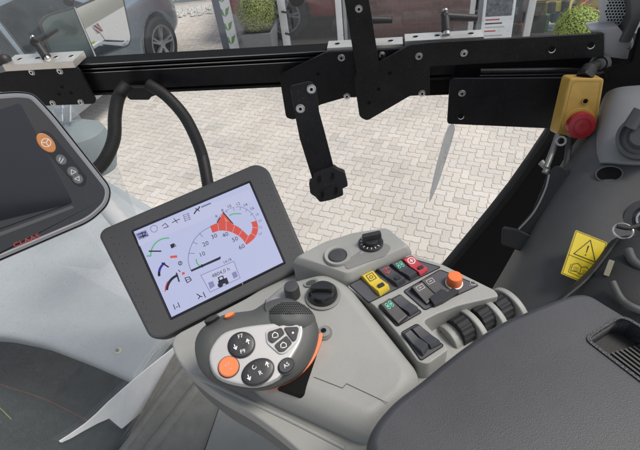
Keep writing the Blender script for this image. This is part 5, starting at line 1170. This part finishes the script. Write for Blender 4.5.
# ================================================================== LEFT TERMINAL
def terminal():
    A = P(14, 98, .56); n = (-ray(40, 170).normalized() + V((.12, 0, .1))).normalized()
    f = FP(60, 160, .55, n, 105, -57)
    e = empty('terminal_monitor', 'switched off black terminal with a pale rounded rim at the left edge', 'monitor', P(30, 230, .56))
    out = [(-95, 150), (-25, 93), (18, 90, 2.2), (34, 92, 2.2), (54, 113, 3), (113, 188, 1.6), (110, 205, 2), (92, 222, 1), (-10, 266), (-75, 300)]
    pts = rnd([(*f.at(p[0], p[1]), (p[2] if len(p) > 2 else 1) * .012) for p in out], .01, 6)
    q = MB(); q.loft(f, [(inset(pts, .010), -.03), (pts, -.016), (pts, -.006), (inset(pts, .001), -.003), (inset(pts, .0015), -.0045), (inset(pts, .0022), -.0045), (inset(pts, .0026), -.002), (inset(pts, .006), .0005), (inset(pts, .0075), .0)], 'mon_frame', mts=['mon_frame', 'mon_frame', 'mon_frame', 'groove', 'groove', 'mon_frame', 'mon_frame', 'mon_frame'])
    q.build('rim', e)
    q = MB(); q.flat(f, inset(pts, .0078), .0004, 'mon_face'); g = [(-80, 262), (72, 205.5), (74, 208), (-78, 266)]; q.flat(f, f.L(g), .0008, 'mon_frame2'); q.line(f, f.L([(-80, 258), (71, 203)]), .0007, .001, 'groove')
    q.text(f, 'CLAAS', *f.at(26.5, 240.5), .0068, .0009, 'claas_red', rot=math.atan2(f.at(36, 236)[1] - f.at(16, 244)[1], f.at(36, 236)[0] - f.at(16, 244)[0]), sx=1.35)
    q.build('face', e)
    q = MB(); q.flat(f, f.L(rnd([(-80, 240), (-60, 130), (20, 103), (73, 203)], 4)), .0011, 'mon_screen'); q.build('screen', e)
    s_ = f.m(60, 160)
    ang = math.atan2(f.at(77, 179)[1] - f.at(46, 143)[1], f.at(77, 179)[0] - f.at(46, 143)[0])
    def b(x, y, rx, ry, mt, nm, ic, lab=None):
        a = f.at(x, y); q = MB(); q.loft(f, [(circ(*a, rx * s_, 32, ry * s_, ang), 0), (circ(*a, rx * s_, 32, ry * s_, ang), .0018), (circ(*a, rx * s_ * .85, 32, ry * s_ * .85, ang), .0026)], mt); z = .0028
        if ic == 'w': q.line(f, circ(*a, ry * s_ * .62, 16), .0007, z, 'icon_white', True); [q.line(f, [a, (a[0] + ry * s_ * .6 * math.cos(t), a[1] + ry * s_ * .6 * math.sin(t))], .0007, z, 'icon_white') for t in (.5, 2.6, 4.7)]
        if ic == 't': k = ry * s_ * .5; q.line(f, [(a[0] - k, a[1] - k * .6), (a[0] + k, a[1] - k * .6), (a[0], a[1] + k)], .0005, z, 'icon_white', True)
        if ic == 'd': k = ry * s_ * .5; q.line(f, [(a[0] - k, a[1] + k * .6), (a[0] + k, a[1] + k * .6), (a[0], a[1] - k)], .0005, z, 'icon_white', True)
        if ic == 'l': k = ry * s_ * .5; q.line(f, [(a[0] - k, a[1] - k), (a[0] + k, a[1])], .0006, z, 'icon_white'); q.line(f, [(a[0] - k, a[1]), (a[0] + k * .2, a[1] + k)], .0006, z, 'icon_white')
        o = q.build(nm, e)
        if lab: o['label'] = lab
    q = MB(); q.flat(f, f.L(rnd([(40, 130), (50, 132), (88, 178), (84, 187), (76, 186), (36, 140)], 5)), .0006, 'gloss_black'); q.build('button_bay', e)
    b(46, 143, 10.5, 6.5, 'orange_dk', 'button', 'w', 'orange oval button with a steering wheel symbol'); b(61, 160, 5.6, 4.6, 'btn_grey', 'button', 'l'); b(72.5, 172, 5.6, 5, 'btn_grey', 'button', 't'); b(77.5, 179, 5.4, 4.8, 'btn_grey', 'button', 'd')
terminal()

# ================================================================== ARMREST PAD
def pad():
    e = empty('armrest_pad', 'large padded dark grey armrest with grained leather like skin', 'armrest', G(520, 420, 2.22))
    f = HZ(2.27)
    out = [(372, 470), (367, 446), (368, 434), (376, 418), (395, 397), (420, 378), (458, 347.5), (496, 321.5), (522, 309.5), (548, 299), (572, 291), (590, 291.5), (609, 302), (640, 321), (720, 372), (760, 460), (720, 640), (430, 640), (385, 520)]
    base = f.L(smooth(out, 3)); q = MB()
    q.loft(f, [(inset(base, .012), -.05), (inset(base, .003), -.04), (base, -.03), (inset(base, -.0005), -.012), (inset(base, .001), -.006), (inset(base, .0035), -.002), (inset(base, .0075), .0)], 'pad', mts=['pad_side', 'pad_side', 'pad_side', 'pad_side', 'pad', 'pad'])
    o = q.build('cushion', e)
    c = MB(); tr = [(586, 339), (619, 318), (628, 320), (680, 352), (668, 400), (648, 386)]; c.prism(f, f.L(rnd(tr, 7)), -.02, .02, 'pad_side'); co = c.build('cut')
    bo = o.modifiers.new('b', 'BOOLEAN'); bo.object = co; bo.operation = 'DIFFERENCE'; bo.solver = 'EXACT'
    bpy.context.view_layer.update(); me = bpy.data.meshes.new_from_object(o.evaluated_get(bpy.context.evaluated_depsgraph_get())); o.modifiers.clear(); o.data = me; bpy.data.objects.remove(co); wn = o.modifiers.new('wn', 'WEIGHTED_NORMAL'); wn.keep_sharp = True
    q = MB(); tp = f.L(rnd(tr, 7)); q.prism(f, inset(tp, .0003), -.0195, -.018, 'trim_darker'); q.ring(f, inset(tp, -.0016), inset(tp, .0008), -.0008, .0012, 'pad_side')
    # ribs
    a = V(f.at(590, 343)); b_ = V(f.at(640, 382)); d_ = (b_ - a).normalized(); n_ = V((-d_.y, d_.x)); n_ = n_ if n_.y > 0 else -n_
    for i in range(11):
        s0 = a + n_ * (.003 + .0036 * i) + d_ * (.006 + i * .0012); s1 = s0 + d_ * .075; g = f.up(-.018)
        q.prism(g, [(s0 - n_ * .0008)[:], (s1 - n_ * .0008)[:], (s1 + n_ * .0008)[:], (s0 + n_ * .0008)[:]], 0, .003, 'trim_dark')
    q.build('storage_tray', e)
pad()

# ================================================================== FLOOR, LOWER GLASS, FENDER
def lower_left():
    z = 1.6; f = HZ(z)
    q = MB(); q.prism(f, f.L([(177, 348), (250, 330), (420, 330), (700, 330), (700, 560), (60, 560), (118, 454)]), -.04, 0, 'mat_floor'); struct(q.build('cab_floor', None, .004))
    e = empty('floor_mat', 'grey textured rubber mat with moulded grooves on the cab floor', 'floor mat', G(180, 420, z))
    f1 = HZ(z + .004); q = MB(); q.prism(f1, f1.L([(181, 356), (213, 392), (222, 404), (204, 454), (196, 480), (110, 480), (124, 450)]), -.003, .006, 'mat_floor'); q.build('mat_base', e, .004)
    for p0, p1, w_ in (((200, 385), (158, 440), .016), ((186, 368), (140, 430), .010)):
        q = MB(); a = V(f1.w(*f1.at(*p0))) + V((0, 0, .008)); b = V(f1.w(*f1.at(*p1))) + V((0, 0, .008)); a -= V((0, 0, w_ * .55)); b -= V((0, 0, w_ * .55)); b = a + (b - a) * 1.5; q.tube([a, (a + b) / 2, b], w_, 'mat_floor', 12); q.build('ridge', e)
    q = MB(); f1 = HZ(z + .02); q.prism(f1, f1.L(rnd([(221, 402), (262, 425), (300, 470), (300, 500), (185, 500), (204, 452)], 4)), -.02, 0, 'floor_panel'); tag(q.build('floor_cover', None, .006, 3), 'smooth light grey floor cover panel at the bottom edge beside the console', 'floor panel')
    # lower windscreen glass: vertical sheet standing on the line (177,348)-(118,454)
    A = G(177, 352, z - .02); B = G(112, 462, z - .02); d = (B - A).normalized(); n = V((-d.y, d.x, 0)); n = n if n.dot(CAM - A) > 0 else -n
    g = Frame(A, d, n); up_s = 1 if g.ey.z > 0 else -1
    e = empty('front_window', 'dusty lower front window pane at the lower left', 'window', A)
    q = MB(); q.prism(g, g.L([(178, 350), (176, 338), (150, 250), (100, 120), (-60, 120), (-60, 640), (118, 460)]), -.004, 0, 'low_glass'); q.build('glass_pane', e)
    q = MB(); p = [(179, 346), (180, 385), (152, 420), (122, 460), (112, 460), (146, 416), (174.5, 383), (175.5, 346)]; g2 = g.up(.002); q.prism(g2, g2.L(p), -.003, .003, 'rubber'); q.build('seal', e, .001)
    q = MB(); g2 = g.up(.003); st = [(174, 347), (174, 382), (150, 404), (121, 428.5), (108.5, 418), (97, 423), (82, 431), (70, 438), (60, 442.5), (59, 441), (70, 434), (85, 423.5), (97, 413), (108, 402), (122, 389.5), (140, 374), (158, 359.5)]; q.prism(g2, rnd(g2.L(st), .002, 2), -.001, .0025, 'strip_white'); q.build('white_strip', e)['label'] = 'pale white strip along the lower edge of the glass'
    # exterior fender
    zf = 1.42; f3 = HZ(zf); e = empty('front_fender', 'broad blue grey mudguard outside the lower front window', 'mudguard', G(60, 300, zf))
    out = [(-90, 332), (0, 334), (40, 342), (90, 361), (133, 380), (160, 343), (206, 290), (206, 250), (152, 206), (108, 180), (60, 135), (-90, 90)]
    b_ = [(*f3.at(p[0], p[1]), .05 if p[1] > 370 or k_ in (0, 1, 2, 3) else .03) for k_, p in enumerate(out)]; b_[4] = (*b_[4][:2], .012)
    q = MB(); q.loft(f3, [(rr_ring(b_, d_, .02), z_) for d_, z_ in ((.01, -.06), (.001, -.035), (0, -.02), (.002, -.010), (.008, -.003), (.018, -.0005), (.03, 0))], 'fender'); q.build('shell', e)
    a = f3.at(118, 351); q = MB(); q.loft(f3, [(circ(*a, .011, 24), 0), (circ(*a, .011, 24), .002), (circ(*a, .008, 24), .003)], 'washer'); q.prism(f3, circ(*a, .0055, 6), .003, .008, 'galv'); q.build('bolt', e)
    q = MB(); q.tube([V(f3.w(*f3.at(*p))) + V((0, 0, .001)) for p in ((158, 348), (150, 358), (137, 378))], .004, 'fender', 10); q.build('bead', e)
    zd = 1.1; f4 = HZ(zd); q = MB(); q.prism(f4, f4.L([(-200, 280), (240, 280), (260, 420), (200, 700), (-200, 700)]), -.05, 0, 'deck_shade'); tag(q.build('shade_deck', None, .01), 'dark deck with shade put into its colour, below the mudguard at the lower left corner', 'deck')  # shade over the ground here is put into this dark colour
    q = MB(); q.tube([V(f4.w(*f4.at(*p))) + V((0, 0, .004)) for p in smooth([(-10, 382), (40, 398), (70, 412), (95, 425)], 4, False)], .003, 'copper', 8); tag(q.build('brown_pipe'), 'thin reddish brown pipe on the dark deck', 'pipe')
    q = MB(); q.tube([V(f4.w(*f4.at(*p))) + V((0, 0, .004)) for p in smooth([(-12, 398), (0, 408), (12, 420)], 4, False)], .002, 'lime_dim', 8); tag(q.build('green_cable'), 'thin lime green cable at the left edge of the dark deck', 'cable')
lower_left()

# grey housing with a clear lens beyond the left terminal
def housing():
    e = empty('lamp_housing', 'rounded grey lamp housing with clear lens between the terminal and the hose', 'lamp', P(85, 150, 1.2))
    c = P(80, 140, 1.25); f = Frame(c, V((.98, -.19, 0)), V((0, 0, 1))); k = 1.25 / F
    q = MB(); ov = circ(0, 0, 30 * k, 40, 24 * k); q.loft(f, [(scl(ov, .8, (0, 0)), -.09), (ov, -.05), (ov, .0), (scl(ov, .93, (0, 0)), .025), (scl(ov, .6, (0, 0)), .04), (scl(ov, .2, (0, 0)), .045)], 'housing_grey'); q.build('shell', e)
    c2 = P(64, 110, 1.22); f = Frame(c2, V((.98, -.19, 0)), V((0, 0, 1))); q = MB(); q.loft(f, [(circ(0, 0, .032, 32, .02), -.04), (circ(0, 0, .03, 32, .02), .0), (circ(0, 0, .02, 32, .012), .012)], 'lens'); q.build('lens', e)
    q = MB(); q.tube([P(62, 122, 1.21), P(62, 104, 1.21)], .005, 'steel'); q.build('reflector', e)
    q = MB(); q.tube([P(70, 122, 1.21), P(70, 105, 1.21)], .004, 'steel'); q.build('reflector', e)
housing()
# pale post seen between terminal and display
q = MB(); q.tube([P(98, 196, .9), P(120, 222, .85), P(165, 275, .8)], .016, 'strip_white', 16); tag(q.build('bright_tube'), 'pale tube passing behind the corner of the lit monitor', 'tube')

# hoses
def hose(pts, r, label):
    ps = smooth([tuple(P(*p)) for p in pts], 26, False); q = MB(); q.tube(ps, r, 'hose', 16, ribs=.93); tag(q.build('corrugated_hose'), label, 'hose', 'black corrugated hoses under the rail')
hose([(128, 84, .84), (119, 96, .84), (115, 115, .83), (114, 138, .82), (106, 158, .81), (94, 172, .80), (80, 182, .80)], .0115, 'thick black corrugated hose curving down left from the rail clip')
hose([(148, 84, .84), (165, 95, .84), (182, 113, .83), (193, 132, .82), (202, 155, .81), (208, 185, .80), (212, 215, .80)], .0102, 'slimmer black corrugated hose falling right from the rail clip towards the lit monitor')
g = W(-.012); q = MB(); q.prism(g, rnd([(*g.at(*p), .003) for p in ((125, 88), (158, 88), (157, 95), (151, 97), (149, 100), (130, 100), (127, 97))], .002), -.03, 0, 'rubber'); tag(q.build('hose_clip', None, .0015), 'black clip holding both hoses under the rail', 'clip')

# ================================================================== EXTERIOR MIRROR
def mirror():
    d0 = ray(95, 28).normalized(); want = V((.95, .30, -.02)).normalized(); n = (want - d0).normalized()
    Cn = P(95, 28, 1.45)
    f0 = Frame(Cn, rt, n); o = f0
    e = empty('exterior_mirror', 'large exterior mirror at the upper left reflecting the yard', 'mirror', P(70, 62, 1.45))
    def L(pts): return f0.L(pts)
    out = [(38, 24, 4), (46, 15, 5), (78, 6, 2), (118, -12, 3), (122, -8, 5), (131, 38, 6), (129, 46, 6), (96, 58, 2), (56, 66, 6), (52, 60, 6)]
    pts = f0.L(rnd(out, 4)); q = MB(); q.loft(f0, [(inset(pts, .05), -.05), (inset(pts, .012), -.02), (inset(pts, -.001), -.006), (inset(pts, -.001), .002), (inset(pts, .0015), .003)], 'car_trim'); q.build('shell', e)
    q = MB(); q.flat(f0, inset(f0.L(rnd([(74, 8, 2), (118, -11, 3), (121, -8, 5), (130.5, 38, 6), (128.5, 45.5, 6), (96, 57.5, 2)], 3)), .003), .0036, 'mirror'); q.build('mirror_glass', e)
    q = MB(); q.flat(f0, inset(f0.L(rnd([(39.5, 24, 4), (46.5, 16, 5), (73, 8.5, 2), (94, 58, 2), (57, 65.5, 6), (53, 60, 6)], 3)), .002), .0036, 'mirror_dark_reflection'); q.build('dark_half_glass', e)  # dark tint stands in for the cab side reflected in this half
    a, b = f0.w(*f0.at(73.5, 7.5), .004), f0.w(*f0.at(95, 58), .004); q = MB(); q.tube([a, b], .0022, 'icon_dim', 8); q.build('divider', e)
    q = MB(); q.tube([f0.w(*f0.at(80, 0), -.05), P(80, -60, 1.5), P(60, -120, 1.4)], .014, 'car_trim', 12); q.build('support_arm', e)
    def hit(px, py, z=0):
        v = ray(px, py); t = (Cn - CAM).dot(n) / v.dot(n); p = CAM + v * t; r = v - n * 2 * v.dot(n)
        if r.z >= -.01: return p + r.normalized() * 20
        return p + r * ((z - p.z) / r.z)
    return hit
hit = mirror()
def reflected():
    # things standing further back in the yard, seen in the mirror
    p = hit(96, 50); 
    q = MB(); fr = Frame((p.x, p.y, 0), V((0, 1, 0)), V((0, 0, 1))); q.box(fr, -.25, .25, -.2, .2, 0, .55, 'lime'); q.box(fr, -.27, .27, -.22, .22, .55, .6, 'car_trim'); tag(q.build('waste_bin', None, .03), 'lime green box shown in the exterior mirror', 'bin')
    p = hit(108, 44); e = empty('warning_board', 'red and white striped warning board shown in the exterior mirror', 'warning board', (p.x, p.y, 0)); n = (CAM - p); n.z = 0; n = V((-1, .2, 0)).normalized()
    fr = Frame((p.x, p.y, 1.2), V((0, 0, 1)).cross(n), n); q = MB(); q.box(fr, -.3, .3, -.3, .3, -.02, 0, 'frame_white')
    for k in (-2, 0, 2):
        pl = [(max(-.3, min(.3, x)), y) for x, y in ((-.3 + k * .15, -.3), (-.15 + k * .15, -.3), (.15 + k * .15, .3), (0 + k * .15, .3))]; q.flat(fr, pl, .003, 'car_red')
    q.build('board', e); q = MB(); q.box(fr, -.03, .03, -1.2, -.3, -.05, -.02, 'galv'); q.build('post', e)
    cols = ['car_white', 'car_red', 'car_silver']
reflected()
for i, (px, c, lb) in enumerate(((121, 'car_white', 'white car parked far behind, shown at the right of the exterior mirror'), (100, 'car_silver', 'silver car parked far behind, shown at the top of the exterior mirror'))):
    v = hit(px, 26 + i * -4); make_car((min(v.x, 14 + i * 3), v.y * min(1, (14 + i * 3) / max(v.x, .1)), 0), math.radians(20), c, lb)
print('mirror hits', [tuple(round(c, 1) for c in hit(*p)) for p in ((96, 50), (108, 44), (118, 26), (100, 22), (90, 10), (125, 40))])

q = MB(); g_ = HZ(3.12); q.box(g_, -1.25, -.55, -1.2, .62, 0, .09, 'roof_shade_grey'); q.box(g_, 1.0, 1.15, -1.2, .62, 0, .09, 'roof_shade_grey'); q.box(g_, -.548, .998, -1.2, -.7, 0, .09, 'roof_shade_grey'); q.box(g_, -.548, .998, .42, .62, 0, .09, 'roof_shade_grey'); struct(q.build('unseen_roof_shade', None, .02))  # unseen roof added to dim the cab, hatch opening placed to light the console
# ================================================================== LIGHT
w = bpy.data.worlds.new('World'); sc.world = w; w.use_nodes = True; nt = w.node_tree
sky = nt.nodes.new('ShaderNodeTexSky'); sky.sky_type = 'NISHITA'; sky.sun_disc = False
EL, AZ = 60, 98
sky.sun_elevation = math.radians(EL); sky.sun_rotation = math.radians(AZ); sky.dust_density = 2.5; sky.air_density = 1.0; sky.ozone_density = 1
hs = nt.nodes.new('ShaderNodeHueSaturation'); hs.inputs['Saturation'].default_value = .45; nt.links.new(sky.outputs[0], hs.inputs['Color']); nt.links.new(hs.outputs[0], nt.nodes['Background'].inputs[0]); nt.nodes['Background'].inputs[1].default_value = .14
sl = bpy.data.lights.new('sun', 'SUN'); sl.energy = 2.1; sl.angle = math.radians(20); sl.color = (1, .93, .84)
so = bpy.data.objects.new('sun', sl); COL.objects.link(so)
# Nishita: rotation 0 = sun towards +Y, increasing clockwise seen from above
dv = V((math.sin(math.radians(AZ)) * math.cos(math.radians(EL)), math.cos(math.radians(AZ)) * math.cos(math.radians(EL)), math.sin(math.radians(EL))))
so.rotation_euler = dv.to_track_quat('Z', 'Y').to_euler()
sc.view_settings.view_transform = 'Standard'; sc.view_settings.look = 'None'; sc.view_settings.gamma = 1; sc.view_settings.exposure = .38
try: sc.view_settings.use_curve_mapping = False
except Exception: pass
sc.cycles.transparent_max_bounces = 24; sc.cycles.max_bounces = 10
